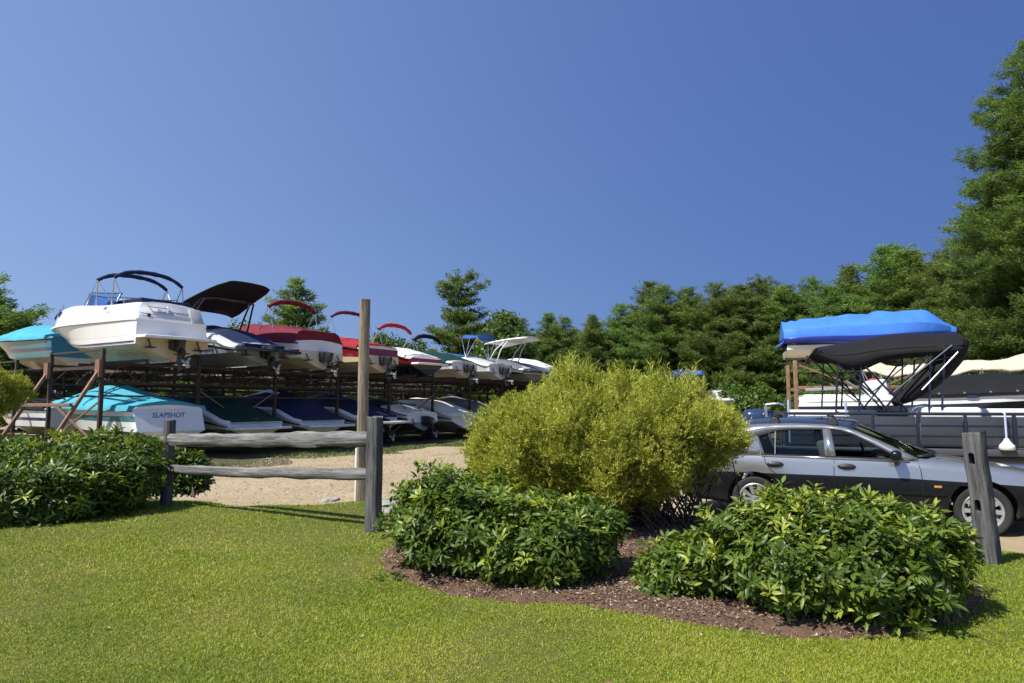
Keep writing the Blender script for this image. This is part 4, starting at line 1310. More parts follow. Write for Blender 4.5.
# tarpaulin: flat-topped, steep at the stern, falling to the bow, shade below the gunwale painted as a darker band
def tarp(root, h):
    m = MB(); band = MB(); cr = []; br = []
    for i in range(34):
        t = -.015 + 1.035 * i / 33
        tt = min(max(t, 0), 1)
        bg = h.bg(tt) + .06; zg = h.zg(tt)
        ht = float(np.interp(t, [-.015, .0, .05, .3, .6, .84, .87, .96, 1.02], [.60, .61, .63, .74, .80, .76, .70, .26, .03]))
        wv = lambda a, k: mnoise.noise(Vector((t * 11, a * 2.5, 4))) * k
        low = -.07 + .03 * math.sin(t * 9)
        half = [(h.L * t, bg + .015, zg + low), (h.L * t, bg + .02, zg + .06), (h.L * t, bg * .97, zg + .12 + ht * .22 + wv(1, .02))]
        for q in (.86, .74, .6, .35, 0):
            half.append((h.L * t, bg * q, zg + .08 + ht * (1 - q ** 1.35) + wv(q, .06) + .05 * mnoise.noise(Vector((t * 34, q * 3, 9)))))
        cr.append(half + [(x, -y, z) for x, y, z in half[-2::-1]])
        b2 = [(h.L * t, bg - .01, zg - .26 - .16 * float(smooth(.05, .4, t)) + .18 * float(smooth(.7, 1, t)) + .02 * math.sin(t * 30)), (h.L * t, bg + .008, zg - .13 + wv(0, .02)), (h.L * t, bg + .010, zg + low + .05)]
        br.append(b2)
    m.grid(cr); m.poly(cr[0][::-1]); m.poly(cr[-1])
    o = m.build('tarpaulin', tarp_m, root, angle=24, fix=True)
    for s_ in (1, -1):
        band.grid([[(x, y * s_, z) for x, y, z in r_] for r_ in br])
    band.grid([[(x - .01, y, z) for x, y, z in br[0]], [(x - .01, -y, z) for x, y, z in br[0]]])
    band.build('tarpaulin_skirt', shade_band_m, o, angle=50, solid=.01)
    fl = MB()
    fl.grid([[(-.02, -h.B * .44, h.H * .80), (-.02, -h.B * .30, h.H * .80)], [(-.16, -h.B * .46, h.H * .62), (-.14, -h.B * .34, h.H * .6)], [(-.36, -h.B * .46, h.H * .50), (-.34, -h.B * .36, h.H * .46)], [(-.44, -h.B * .46, h.H * .40), (-.36, -h.B * .40, h.H * .38)]])
    fl.build('loose_flap', tarp_m, o, angle=60, solid=.02)
tarp(root, h)
m = MB(); m.tube([(1.45, -1.22, .55), (1.42, -1.24, 1.45)], .012, 6); m.box((1.42, -1.24, 1.47), (.05, .05, .06), bev=.01); m.build('pole_light', steel, root)

# its rack
rt = thing('boat_rack', 'brown steel rack holding up the blue-wrapped boat', 'rack', (bp_.x, bp_.y + .6, 0), brz)
for x in (.25, 5.2):
    for y in (-1.25, 1.9):
        m = MB(); m.box((x, y, (UPR - .12) / 2), (.14, .14, UPR - .12), bev=.01); m.build('post', rust_light, rt)
for y in (-1.25, 1.9):
    m = MB(); m.beam((.32, y, 2.25), (5.13, y, 2.25), .10, .13, bev=.01); m.build('beam', rust_light, rt)
    m = MB(); m.beam((-.1, y, UPR - .05), (5.5, y, UPR - .05), .07, .07); m.build('beam', rust, rt)
    m = MB(); m.beam((.3, y + .06, UPR - .25), (2.4, y + .06, 2.25), .06, .06); m.build('brace', rust_light, rt)
    m = MB(); m.beam((5.1, y + .06, UPR - .25), (3.2, y + .06, 2.3), .06, .06); m.build('brace', rust_light, rt)
for x in (1.0, 4.2):
    m = MB(); m.beam((x, -1.4, UPR + .02), (x, 2.0, UPR + .02), .12, .05); m.build('bunk', bunk_m, rt)
for y in (1.95,):
    m = MB()
    for k in range(10):
        a = .3 + 4.85 * k / 10; b = .3 + 4.85 * (k + 1) / 10
        m.beam((a, y + .12, 2.3 if k % 2 else 2.9), (b, y + .12, 2.9 if k % 2 else 2.3), .04, .04)
    m.beam((.3, y + .12, 2.93), (5.15, y + .12, 2.93), .06, .06)
    m.build('truss', rust, rt)

# ------------------------------------------------------------------ black-hulled boat behind the pontoon
sp = dict(L=7.6, B=2.5, H=1.12, cols=(gel_black, gel_black, gel_black, gel_white, gel_white), stripe=(.34, .74), bcf=.97, seed=91, rise=.22, full=.70, deck_mat=gel_white,
          cover=(cv_black, .30, .96, [(.30, .05), (.42, .40), (.62, .50), (.96, .04)], -.05))
bb = Vector((8.0, 19.3, .74))
brz2 = math.atan2(-.40, .917)
bl, hb, tb_, rb_ = build_boat(sp, 'motor_boat', 'black boat with a white gunwale stripe and black mooring cover, behind the grey pontoon boat', bb, brz2, None)
for q in range(9):
    t = .36 + .07 * q
    m = MB(); m.box((hb.L * t, -(hb.bg(t) + .05), hb.zg(t) + .075), (.05, .02, .05), bev=.008); m.build('cover_snap', steel, bl)
for t in (.52, .80):
    m = MB(); x = hb.xr(t, 1)
    m.lathe([(0, .03), (.09, .03), (.11, 0)], 16, Matrix.Translation((x, -(hb.bg(t) + .022), hb.zg(t) - .02)) @ Matrix.Rotation(PI, 4, 'Z') @ Matrix.Diagonal((1.5, 1, .38, 1)))
    m.build('oval_vent', port_m, bl)
m = MB(); m.box((.8, 0, 1.08), (1.25, 1.9, .16), bev=.06); m.build('sun_pad', rub_white, bl)
m = MB(); m.box((1.95, -.55, 1.28), (.55, .7, .5), Matrix.Rotation(-.15, 3, 'Y'), bev=.09); m.build('seat', rub_white, bl)
m = MB(); m.box((1.98, .30, 1.35), (.28, .5, .5), bev=.06); m.build('seat', paint('red_vinyl', (.45, .03, .03), .5), bl)
m = MB()
for y in (-.75, -.25, .25, .75):
    m.tube([(.25, y, 1.30), (1.4, y * .95, 1.34)], .025, 6)
m.build('pad_piping', paint('grey_piping', (.3, .3, .31), .5), bl)

tyre_m = paint('tyre_rubber', (.02, .02, .021), .8, bump=.2, bscale=60)
rim_m = paint('alloy_rim', (.62, .63, .65), .3, metal=.75)
def trailer(loc, rz, L, zb, label):
    t = thing('boat_trailer', label, 'trailer', loc, rz)
    m = MB()
    for y in (-.65, .65): m.beam((.1, y, .52), (L * .8, y, .52), .08, .11)
    for x in (.3, L * .35, L * .7): m.beam((x, -.65, .52), (x, .65, .52), .07, .09)
    m.beam((L * .8, -.65, .52), (L * 1.08, 0, .5), .08, .1); m.beam((L * .8, .65, .52), (L * 1.08, 0, .5), .08, .1)
    m.tube([(L * 1.05, 0, .5), (L * 1.05, 0, .02)], .03, 8)
    for y in (-.45, .45):
        m.beam((.2, y, zb - .04), (L * .75, y, zb - .04), .12, .08)
        for x in (.4, L * .4, L * .68): m.beam((x, y, .5), (x, y, zb - .06), .05, .05)
    m.build('frame', steel, t)
    for x in (L * .22, L * .33):
        for y in (-1.0, 1.0):
            m = MB(); m.lathe([(.17, -.09), (.29, -.10), (.32, -.06), (.32, .06), (.29, .10), (.17, .09)], 20)
            m.lathe([(0, -.06), (.17, -.08)], 16, mi=1)
            o = m.build('wheel', [tyre_m, rim_m], t, angle=40); o.location = (x, y, .32)
    return t
trailer((8.0, 19.3, 0), brz2, 7.2, .74, 'steel boat trailer under the black boat')

# ------------------------------------------------------------------ grey pontoon boat behind the car
pdv = Vector((.952, -.306, 0)); prz = math.atan2(pdv.y, pdv.x)
pl0 = at(786, 416, 13.2); pl0.z = 0
pn = thing('pontoon_boat', 'dark grey pontoon boat with railed sides and white seats behind the car', 'boat', pl0, prz)
panel_m = paint('grey_pontoon_panel', (.05, .056, .066), .35, var=.12, metal=.2)
navy_tube = paint('dark_navy_tube', (.012, .016, .035), .35)
PL, PW = 6.7, 2.45
DZ, RZT = .84, 1.46
m = MB(); m.box((PL / 2, PW / 2, DZ - .06), (PL + .5, PW + .1, .12), bev=.02); m.build('deck', paint('dark_deck_edge', (.06, .062, .07), .5), pn)
alu = paint('brushed_aluminium', (.55, .56, .58), .35, metal=.9, var=.08)
for y in (.42, PW - .42):
    m = MB(); m.tube([(-.6, y, .46), (-.55, y, .46), (PL - .6, y, .46), (PL - .1, y, .52), (PL + .4, y, .66)], [.20, .30, .30, .27, .03], 16)
    m.build('float_tube', alu, pn, angle=50)
np_ = 9
for side in (0, 1):
    y = 0 if side == 0 else PW
    for k in range(np_):
        x0 = PL * k / np_; x1 = PL * (k + 1) / np_
        m = MB(); m.box(((x0 + x1) / 2, y, (DZ + RZT) / 2 - .01), (x1 - x0 - .07, .02, RZT - DZ - .08), bev=.004)
        for zz in (.36, .66):
            m.box(((x0 + x1) / 2, y - .012 if side == 0 else y + .012, DZ + (RZT - DZ) * zz), (x1 - x0 - .08, .012, .022), mi=1)
        m.build('panel', [panel_m, navy_tube], pn)
    for k in range(np_ + 1):
        m = MB(); x = PL * k / np_; m.box((x, y, (DZ + RZT) / 2), (.055, .05, RZT - DZ), bev=.008); m.build('rail_post', navy_tube, pn)
    m = MB(); m.tube([(0, y, RZT), (PL, y, RZT)], .028, 8); m.tube([(0, y, DZ + .06), (PL, y, DZ + .06)], .022, 8); m.build('rail', navy_tube, pn)
for x in (0, PL):
    m = MB(); m.box((x, PW / 2, (DZ + RZT) / 2), (.02, PW - .08, RZT - DZ - .08)); m.build('panel', panel_m, pn)
    m = MB(); m.tube([(x, 0, RZT), (x, PW, RZT)], .028, 8); m.build('rail', navy_tube, pn)
for (x0, x1, y0, zt_, hh) in ((.15, 1.15, .10, 1.50, .34), (2.35, 3.3, .10, 1.58, .4), (4.2, 6.4, .10, 1.62, .42), (.15, 1.9, PW - .75, 1.52, .4), (3.6, 6.2, PW - .75, 1.55, .4)):
    m = MB(); m.box(((x0 + x1) / 2, y0 + .12, zt_ - hh / 2), (x1 - x0, .22, hh), bev=.07)
    m.box(((x0 + x1) / 2, y0 + .36, DZ + .25), (x1 - x0, .6, .42), bev=.05)
    m.build('bench_seat', rub_white, pn, angle=50)
m = MB(); m.box((2.55, .95, 1.32), (.42, .55, .62), Matrix.Rotation(-.2, 3, 'Y'), bev=.12); m.build('helm_seat', rub_white, pn)
m = MB(); m.box((3.25, .85, DZ + .31), (.5, .7, .6), bev=.06); m.build('helm_console', panel_m, pn)
# stern: motor and boarding ladder
m = MB(); m.box((-.48, PW / 2 - .55, 1.28), (.62, .46, .52), bev=.14); m.box((-.60, PW / 2 - .55, .78), (.26, .26, .6), bev=.06); m.box((-.68, PW / 2 - .55, .30), (.2, .1, .6), bev=.03)
m.box((-.7, PW / 2 - .55, .42), (.5, .26, .03)); mo = m.build('outboard_motor', gel_navy, pn, angle=50)
m = MB(); m.tube([(-.72, PW / 2 - .55, .22), (-.95, PW / 2 - .55, .22)], .05, 8)
for q in range(3): m.box((-.97, PW / 2 - .55 + .1 * math.cos(q * 2.1), .22 + .1 * math.sin(q * 2.1)), (.02, .1, .1), Matrix.Rotation(q * 2.1, 3, 'X'))
m.build('propeller', prop_m, mo)
m = MB()
for y in (.05, .42):
    m.tube([(-.10, y, .75), (-.28, y, .9), (-.36, y, 1.56), (-.34, y, 1.63), (-.12, y, 1.65), (-.02, y, 1.62)], .022, 8)
for z in (1.0, 1.18, 1.36): m.tube([(-.30 - (z - .9) * .1, .05, z), (-.30 - (z - .9) * .1, .42, z)], .018, 6)
for y in (.16,):
    for q in range(13):
        pass
m.build('boarding_ladder', steel, pn, angle=60)
m = MB()
for q in range(2):
    c = Vector((-.62 + .25 * q, .12, 1.02)); m.tube([c + Vector((.19 * math.cos(a), 0, .22 * math.sin(a))) for a in [2 * PI * k / 16 for k in range(17)]], .02, 6)
m.build('coiled_hose', steel, pn)
m = MB(); m.tube([(.05, .0, .9), (.05, 0, 1.72)], .022, 6); m.tube([(1.05, 0, 1.4), (1.05, 0, 1.66)], .022, 6); m.build('rail_stanchion', paint('pale_blue_tube', (.35, .42, .62), .4), pn)

# folded black sun top over the pontoon boat
def P_(px, py, y_off=0.0):
    """a point on the boat's long side plane (shifted across it), met by the photo ray"""
    d = Vector(ray(px, py)); o = Vector((0, 0, EYE))
    nrm = Vector((-pdv.y, pdv.x, 0))
    p0 = pl0 + nrm * y_off
    k = (p0 - o).dot(nrm) / d.dot(nrm)
    return o + d * k
Minv = (Matrix.Translation(pl0) @ Matrix.Rotation(prz, 4, 'Z')).inverted()
def Q(px, py, y_off): return Minv @ P_(px, py, y_off)
near = [(815, 352), (836, 357), (858, 354), (880, 350), (905, 348), (930, 347), (950, 346), (965, 346)]
topl = [(820, 349.5), (842, 345), (861, 341), (885, 337), (908, 334.5), (932, 334), (952, 333), (963, 335)]
rows_ = []
for i in range(len(near)):
    a = Q(*near[i], .10); a2 = Q(near[i][0], near[i][1] - 3, .06); b = Q(*topl[i], .55); ztop = b.z
    r_ = [a, a2.lerp(b, .35) + Vector((0, 0, -.035 * (i % 2))), b + Vector((0, 0, .03 * (i % 2)))]
    for y in (.95, 1.4, 1.85): r_.append(Vector((b.x, y, ztop + .07 * math.sin((y - .4) / 2 * PI) + .03 * math.sin(i * 1.9 + y))))
    r_.append(Vector((b.x, 2.3, a.z + .12))); r_.append(Vector((a.x, 2.42, a.z - .02)))
    rows_.append(r_)
m = MB(); m.grid(rows_)
# hanging side curtain: loose folds along the near edge
low = [(816, 353), (838, 369), (862, 374), (877, 362), (905, 358), (930, 357), (949, 355), (962, 353)]
cur = [[Q(*near[i], .10), Q((near[i][0] + low[i][0]) / 2, (near[i][1] + low[i][1]) / 2, .02 + .05 * (i % 2)), Q(*low[i], .16)] for i in range(len(near))]
m.grid(cur)
bt = m.build('bimini_top', cv_black, pn, angle=60, subsurf=2, solid=.012)
# folded boot running down towards the helm
m = MB()
pts = [Q(962, 340, .5), Q(955, 352, .45), Q(941, 367, .4), Q(926, 381, .35), Q(908, 396, .3), Q(893, 404, .3)]
m.tube(pts, [.14, .20, .22, .20, .13, .06], 12)
for a_, b_ in zip(pts[:-1], pts[1:]): pass
m.build('canvas_boot', cv_black, bt, angle=60)
def leg(a, b, off, r_=.018, mat=None, nm='bimini_frame'):
    for dy in (0, 2.2):
        m = MB(); m.tube([Q(*a, off) + Vector((0, dy, 0)), Q(*b, off) + Vector((0, dy, 0))], r_, 6); m.build(nm, mat or navy_tube, bt, angle=60)
for a, b in (((838, 356), (836, 414)), ((861, 367), (859, 412)), ((861, 362), (908, 411)), ((842, 356), (889, 412)), ((931, 350), (929, 412)), ((945, 350), (942, 410)), ((930, 352), (884, 410)), ((818, 348), (880, 400))):
    leg(a, b, .12)
leg((952, 345), (893, 392), .05, .014, steel, 'frame_tube'); leg((958, 352), (922, 390), .03, .014, steel, 'frame_tube'); leg((846, 380), (878, 402), .2, .016, steel, 'frame_tube')

# fender hanging on the pontoon boat's side
fp = P_(1007, 414, -.07)
fb = P_(1007, 446, -.10)
fe = thing('boat_fender', 'white bell-shaped fender on a pole hanging against the grey pontoon panels', 'fender', (fb.x, fb.y, fb.z - .07))
zc = fp.z - fb.z + .07
m = MB(); prof = [(0, 0), (.105, .0), (.125, .03), (.115, .08), (.055, .15), (.035, .2), (0, .2)]
m.lathe([(r_, a) for r_, a in prof], 18, Matrix.Rotation(PI / 2, 4, 'X')); m.build('float', rub_white, fe, angle=50)
m = MB(); m.tube([(0, 0, .19), (0, 0, zc), (0, .05, zc + .03)], .018, 6); m.build('pole', paint('pale_blue_pole', (.45, .50, .68), .4), fe)
trailer(pl0 + Vector((0, 0, 0)) + Matrix.Rotation(prz, 3, 'Z') @ Vector((.4, PW / 2, 0)), prz, 5.6, .62, 'steel boat trailer under the grey pontoon boat')

# ------------------------------------------------------------------ cream canopies on two white pontoon boats farther back
def canopy_boat(px0, px1, Y, zl, zr, label, seed, sway):
    a = at(px0, 400, Y); b = at(px1, 400, Y - 1.2); a.z = b.z = 0
    d = (b - a); L = d.length; rz = math.atan2(d.y, d.x)
    t = thing('pontoon_boat', label, 'boat', a, rz, 'white pontoon boats with cream canopies')
    m = MB(); m.box((L / 2, 1.2, .78), (L + 1.6, 2.5, .12), bev=.02); m.build('deck', gel_white, t)
    for y in (.4, 2.0):
        m = MB(); m.tube([(-.8, y, .35), (L + .4, y, .35), (L + 1.0, y, .5)], [.3, .3, .05], 12); m.build('float_tube', alu, t, angle=50)
    for y in (0, 2.4):
        m = MB(); m.box((L / 2, y, 1.12), (L + 1.2, .03, .52), bev=.004); m.build('panel', gel_white, t)
        m = MB(); m.tube([(-.6, y, 1.42), (L + .6, y, 1.42)], .025, 6); m.build('rail', steel, t)
    rows_ = []
    for i in range(17):
        u = i / 16
        z = zl + (zr - zl) * u + sway * math.sin(u * PI * 2 + seed) * .5 + .09 * abs(math.sin(u * PI * 1.5 + seed))
        rows_.append([(L * u, -.15 + 2.7 * w, z + .28 * w - .14 - (.12 * abs(2 * w - 1) ** 3) + .02 * math.sin(i * 2.1 + w * 9)) for w in [k / 10 for k in range(11)]])
    m = MB(); m.grid(rows_)
    m.grid([[r_[0] for r_ in rows_], [(r_[0][0], r_[0][1] - .01, r_[0][2] - .10 - .02 * math.sin(i)) for i, r_ in enumerate(rows_)]])
    bt = m.build('bimini_top', cv_cream, t, angle=60, solid=.015)
    for i in (1, 5, 11, 15):
        for e in (0, 10):
            m = MB(); p = rows_[i][e]
            m.tube([p, (L * (.35 if i < 8 else .65), 0 if e == 0 else 2.4, 1.4)], .022, 6)
            m.tube([p, (L * (.2 if i < 8 else .8), 0 if e == 0 else 2.4, 1.4)], .018, 6)
            m.build('bimini_frame', steel, bt, angle=60)
canopy_boat(858, 938, 22.0, 2.93, 2.80, 'white pontoon boat with a peaked cream canopy, seen under the black sun top', 1.2, .10)
canopy_boat(936, 1090, 20.5, 2.62, 3.30, 'white pontoon boat with a long cream canopy rising to the right edge', 0.4, .16)

# small boat half hidden behind the golden bush
sp = dict(L=5.6, B=2.3, H=1.05, cols=(W, W, gel_navy, W, rub_white), bimini=(.9, 1.8, .7, 1.28, cv_blue, 1.5), bim_frame=steel, seed=5, shield=(.6, .45, .35, glass_smoke))
sb = at(684, 405, 31)
o_, hs_, _, _ = build_boat(sp, 'motor_boat', 'white boat with a small blue sun top, just showing over the yellow bush', (sb.x - 1.0, sb.y, .85), .35, None)
trailer((sb.x - 1.0, sb.y, 0), .35, 5.2, .85, 'steel boat trailer under the boat with the small blue sun top')
# ================================================================== CAR
cth = R(24.9)
cO = Vector((3.797, 10.589, -.02))
car = thing('parked_car', 'silver saloon, darker below, with black roof bars parked behind the rhododendrons, its front window open', 'car', cO, -cth)
silver = paint('silver_paint', (.44, .44, .435), .22, metal=.78, var=.03, coat=.7)
charcoal = paint('charcoal_body', (.008, .0085, .0105), .28, var=.05, coat=.1, spec=.25)  # near-black colour of lower body, near mirror and rub strips
roof_p = paint('dark_roof', (.03, .032, .04), .2, metal=.2, coat=1.0)  # roof's dark reflection put into the base colour
blacktrim = paint('black_trim', (.012, .012, .013), .45)
interior = paint('dark_interior', (.02, .02, .022), .8)
cglass = glass_mat('tinted_car_glass', (.48, .56, .55))
wglass = glass_mat('windscreen_glass', (.70, .78, .73))
# stations: x, half width, bottom z, split z, shoulder z, top z, inner drop flag
ST = [(-1.10, .55, .42, .66, .80, .90, 0), (-1.06, .72, .30, .66, .86, .98, 0), (-.92, .80, .26, .68, .92, 1.03, 0), (-.62, .86, .25, .68, .935, 1.04, 0),
      (-.40, .88, .22, .69, .94, .99, 0), (-.36, .88, .22, .69, .94, .60, 1), (0, .895, .21, .69, .93, .60, 1), (.5, .90, .20, .69, .925, .60, 1), (1.0, .90, .20, .69, .92, .60, 1),
      (1.5, .90, .20, .69, .915, .60, 1), (1.86, .895, .20, .69, .91, .60, 1), (1.90, .895, .20, .69, .91, .985, 0), (2.2, .89, .20, .68, .885, .965, 0), (2.7, .88, .20, .665, .845, .91, 0),
      (3.1, .865, .20, .65, .80, .85, 0), (3.4, .82, .20, .63, .735, .775, 0), (3.56, .74, .22, .61, .68, .70, 0), (3.66, .58, .28, .56, .61, .62, 0), (3.70, .40, .36, .50, .54, .55, 0)]
def section(s):
    x, w, zb, zs, zh, zt, cab = s
    pts = [(x, 0, zb), (x, w * .80, zb), (x, w * .965, zb + .07), (x, w * .995, (zb + zs) / 2 + .03), (x, w, zs - .012), (x, w * .997, zs), (x, w * .985, (zs + zh) / 2 + .02), (x, w * .94, zh)]
    if cab:
        pts += [(x, w * .895, zh + .012), (x, w * .885, zt), (x, 0, zt)]
    else:
        pts += [(x, w * .86, zh + (zt - zh) * .55), (x, w * .55, zt - .012), (x, 0, zt)]
    return pts
rowsR = [section(s) for s in ST]
m = MB()
nr = len(rowsR[0])
for k in range(nr - 1):
    for sg in (1, -1):
        a = [(r_[k][0], r_[k][1] * sg, r_[k][2]) for r_ in rowsR]; b = [(r_[k + 1][0], r_[k + 1][1] * sg, r_[k + 1][2]) for r_ in rowsR]
        mi = 0 if k < 5 else 1
        m.grid([a, b] if sg > 0 else [b, a], mi=mi)
for e in (0, -1):
    r_ = rowsR[e]
    m.poly([(p[0], p[1], p[2]) for p in r_] + [(p[0], -p[1], p[2]) for p in r_[-2:0:-1]])
body = m.build('body', [charcoal, silver, interior], car, angle=40, fix=True)
# inside of the tub is dark
for p in body.data.polygons:
    c = p.center
    if -.38 < c.x < 1.88 and c.z < .93 and abs(c.y) < .83 and c.z > .55:
        p.material_index = 2
# wheel arches
for x in (0, 2.70):
    cut = MB(); cut.lathe([(0, -1.2), (.375, -1.2), (.375, 1.2), (0, 1.2)], 40, Matrix.Translation((x, 0, .33)))
    co = cut.build('cutter', interior, None, angle=0, fix=True)
    tubm = Matrix.Translation((0, 0, 0))
    co.matrix_world = Matrix.Translation(cO) @ Matrix.Rotation(-cth, 4, 'Z')
    md = body.modifiers.new('b', 'BOOLEAN'); md.object = co; md.operation = 'DIFFERENCE'; md.solver = 'EXACT'
    pass
    bpy.context.view_layer.update()
    dg = bpy.context.evaluated_depsgraph_get()
    me = bpy.data.meshes.new_from_object(body.evaluated_get(dg))
    body.modifiers.clear(); body.data = me
    bpy.data.objects.remove(co)
body.data.set_sharp_from_angle(angle=R(35))

def side_y(x, z):
    """outer half-breadth of the body at (x, z)"""
    xs_ = [s[0] for s in ST]
    j = max(0, min(len(ST) - 2, next((i for i in range(len(ST) - 1) if ST[i][0] <= x <= ST[i + 1][0]), len(ST) - 2)))
    w = (x - ST[j][0]) / (ST[j + 1][0] - ST[j][0])
    def prof(r_): return float(np.interp(z, [p[2] for p in r_[1:8]], [p[1] for p in r_[1:8]]))
    return prof(rowsR[j]) * (1 - w) + prof(rowsR[j + 1]) * w

# greenhouse
def gy(z): return .845 - (z - .92) * .50
BELT = .925
def gp(x, z, s_, out=0.0): return (x, s_ * (gy(z) + out), z)
roofL = [(-.22, 1.335), (.1, 1.365), (.5, 1.378), (.9, 1.37), (1.18, 1.335)]       # roof edge (x, z)
winTop = [(.02, 1.20), (.30, 1.275), (.50, 1.292), (.88, 1.295), (1.02, 1.293), (1.24, 1.275)]
rp_m = MB(); nY = 12; rr = []
for x, z in [(-.30, 1.30)] + roofL + [(1.26, 1.305)]:
    y = gy(z)
    rr.append([(x + ((.13 if x > .6 else .05) * (1 - w * w) * (1 if x > .6 else -1) if x > 1.1 or x < -.1 else 0), y * w, z + .075 * (1 - w * w) - .012 * abs(w) ** 8) for w in [-1 + 2 * k / nY for k in range(nY + 1)]])
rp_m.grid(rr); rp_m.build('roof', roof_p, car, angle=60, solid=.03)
for s_ in (-1, 1):
    g_ = MB()
    # cant rail: strip between window tops and roof edge, and on down the C pillar
    top_e = [(-.62, 1.10), (-.42, 1.22), (-.22, 1.330), (.1, 1.36), (.5, 1.374), (.9, 1.365), (1.18, 1.33), (1.36, 1.265), (1.6, 1.15), (1.85, 1.03), (2.02, .945)]
    bot_e = [(-.50, 1.02), (-.25, 1.10), (.02, 1.20), (.28, 1.275), (.5, 1.295), (.9, 1.300), (1.12, 1.285), (1.27, 1.235), (1.48, 1.125), (1.72, .99), (1.86, .92)]
    g_.grid([[gp(x, z, s_) for x, z in top_e], [gp(x, z, s_) for x, z in bot_e]])
    # C pillar / quarter panel
    g_.grid([[gp(-.86, .99, s_), gp(-.62, 1.10, s_), gp(-.50, 1.02, s_)], [gp(-.86, .93, s_), gp(-.4, .93, s_), gp(-.20, .93, s_)]])
    g_.grid([[gp(-.50, 1.02, s_), gp(-.25, 1.10, s_), gp(.02, 1.20, s_), gp(.06, 1.18, s_)], [gp(-.20, .93, s_), gp(0.0, .93, s_), gp(.12, .93, s_), gp(.14, .95, s_)]])
    # B pillar
    g_.grid([[gp(.90, 1.30, s_), gp(1.005, 1.30, s_)], [gp(.925, .92, s_), gp(1.06, .92, s_)]])
    # belt moulding strip under the glass
    g_.grid([[gp(.10, .945, s_), gp(1.9, .93, s_)], [gp(.10, .915, s_), gp(1.92, .90, s_)]])
    g_.build('window_frame', silver, car, angle=50, solid=.03)
    # rear door glass and quarter light
    q = MB(); q.poly([gp(.30, .94, s_, -.012), gp(.925, .94, s_, -.012), gp(.895, 1.30, s_, -.012), (.55, s_ * (gy(1.30) - .012), 1.30), gp(.36, 1.285, s_, -.012), gp(.30, 1.27, s_, -.012)])
    q.build('rear_window', cglass, car, angle=0)
    q = MB(); q.poly([gp(.10, .94, s_, -.012), gp(.262, .94, s_, -.012), gp(.275, 1.27, s_, -.012), gp(.02, 1.18, s_, -.012)]); q.build('quarter_light', cglass, car, angle=0)
    q = MB(); q.beam(gp(.28, .93, s_, .003), gp(.287, 1.285, s_, .003), .014, .022); 
    # black weather seals
    for seq in ([(.10, .945), (1.85, .93)], [(.04, 1.19), (.30, 1.278), (.5, 1.297), (.9, 1.302)], [(1.0, 1.302), (1.12, 1.287), (1.27, 1.237), (1.48, 1.127), (1.72, .992), (1.84, .94)], [(.10, .94), (.04, 1.19)]):
        q.tube([gp(x, z, s_, .012) for x, z in seq], .011, 5)
    q.build('window_seal', blacktrim, car)
    if s_ > 0:
        q = MB(); q.poly([gp(1.06, .93, s_, -.012), gp(1.85, .93, s_, -.012), gp(1.48, 1.12, s_, -.012), gp(1.27, 1.235, s_, -.012), gp(1.01, 1.30, s_, -.012)]); q.build('front_window', cglass, car, angle=0)
# windscreen and rear screen
def screen(x0, z0, x1, z1, bow, nm, mt):
    a = []; b = []
    for k in range(13):
        w = -1 + k / 6
        a.append((x0 + bow * (1 - w * w), (gy(z0) - .03) * w, z0 + .03 * (1 - w * w))); b.append((x1 + bow * .5 * (1 - w * w), (gy(z1) - .03) * w, z1 + .06 * (1 - w * w)))
    q = MB(); q.grid([a, b]); q.build(nm, mt, car, angle=60)
screen(1.98, .95, 1.22, 1.315, .30, 'windscreen', wglass); screen(-.84, .99, -.28, 1.31, -.12, 'rear_screen', cglass)
q = MB(); q.tube([(2.0 + .31 * (1 - w * w), .8 * w, .955 + .03 * (1 - w * w)) for w in [-1 + k / 6 for k in range(13)]], .012, 6)
q.build('screen_seal', blacktrim, car)
for a_, b_ in (((2.20, -.50, .985), (2.20, -.02, 1.02)), ((2.30, .02, 1.0), (2.14, .48, 1.03))):
    q = MB(); q.tube([a_, b_], .009, 5); q.build('wiper', blacktrim, car)
# seats, wheel, dash
for x, ys_ in ((.95, (-.36, .36)), (-.02, (-.36, .36))):
    for y in ys_:
        q = MB(); q.box((x, y, .86), (.16, .48, .62), Matrix.Rotation(-.25, 3, 'Y'), bev=.06); q.box((x + .26, y, .64), (.5, .5, .14), bev=.05)
        q.box((x - .13, y, 1.19), (.09, .26, .16), Matrix.Rotation(-.2, 3, 'Y'), bev=.04)
        q.tube([(x - .09, y - .06, 1.05), (x - .11, y - .06, 1.15)], .01, 5); q.tube([(x - .09, y + .06, 1.05), (x - .11, y + .06, 1.15)], .01, 5)
        q.build('seat', paint('grey_seat_fabric', (.17, .17, .18), .8), car, angle=50)
q = MB(); q.box((1.72, 0, .86), (.34, 1.5, .22), bev=.06); q.build('dashboard', interior, car)
q = MB(); q.tube([(1.45 - .05 * math.sin(a), .36 + .18 * math.cos(a), .90 + .18 * math.sin(a)) for a in [2 * PI * k / 20 for k in range(21)]], .014, 6); q.tube([(1.46, .36, .9), (1.62, .36, .86)], .02, 6); q.build('steering_wheel', interior, car)
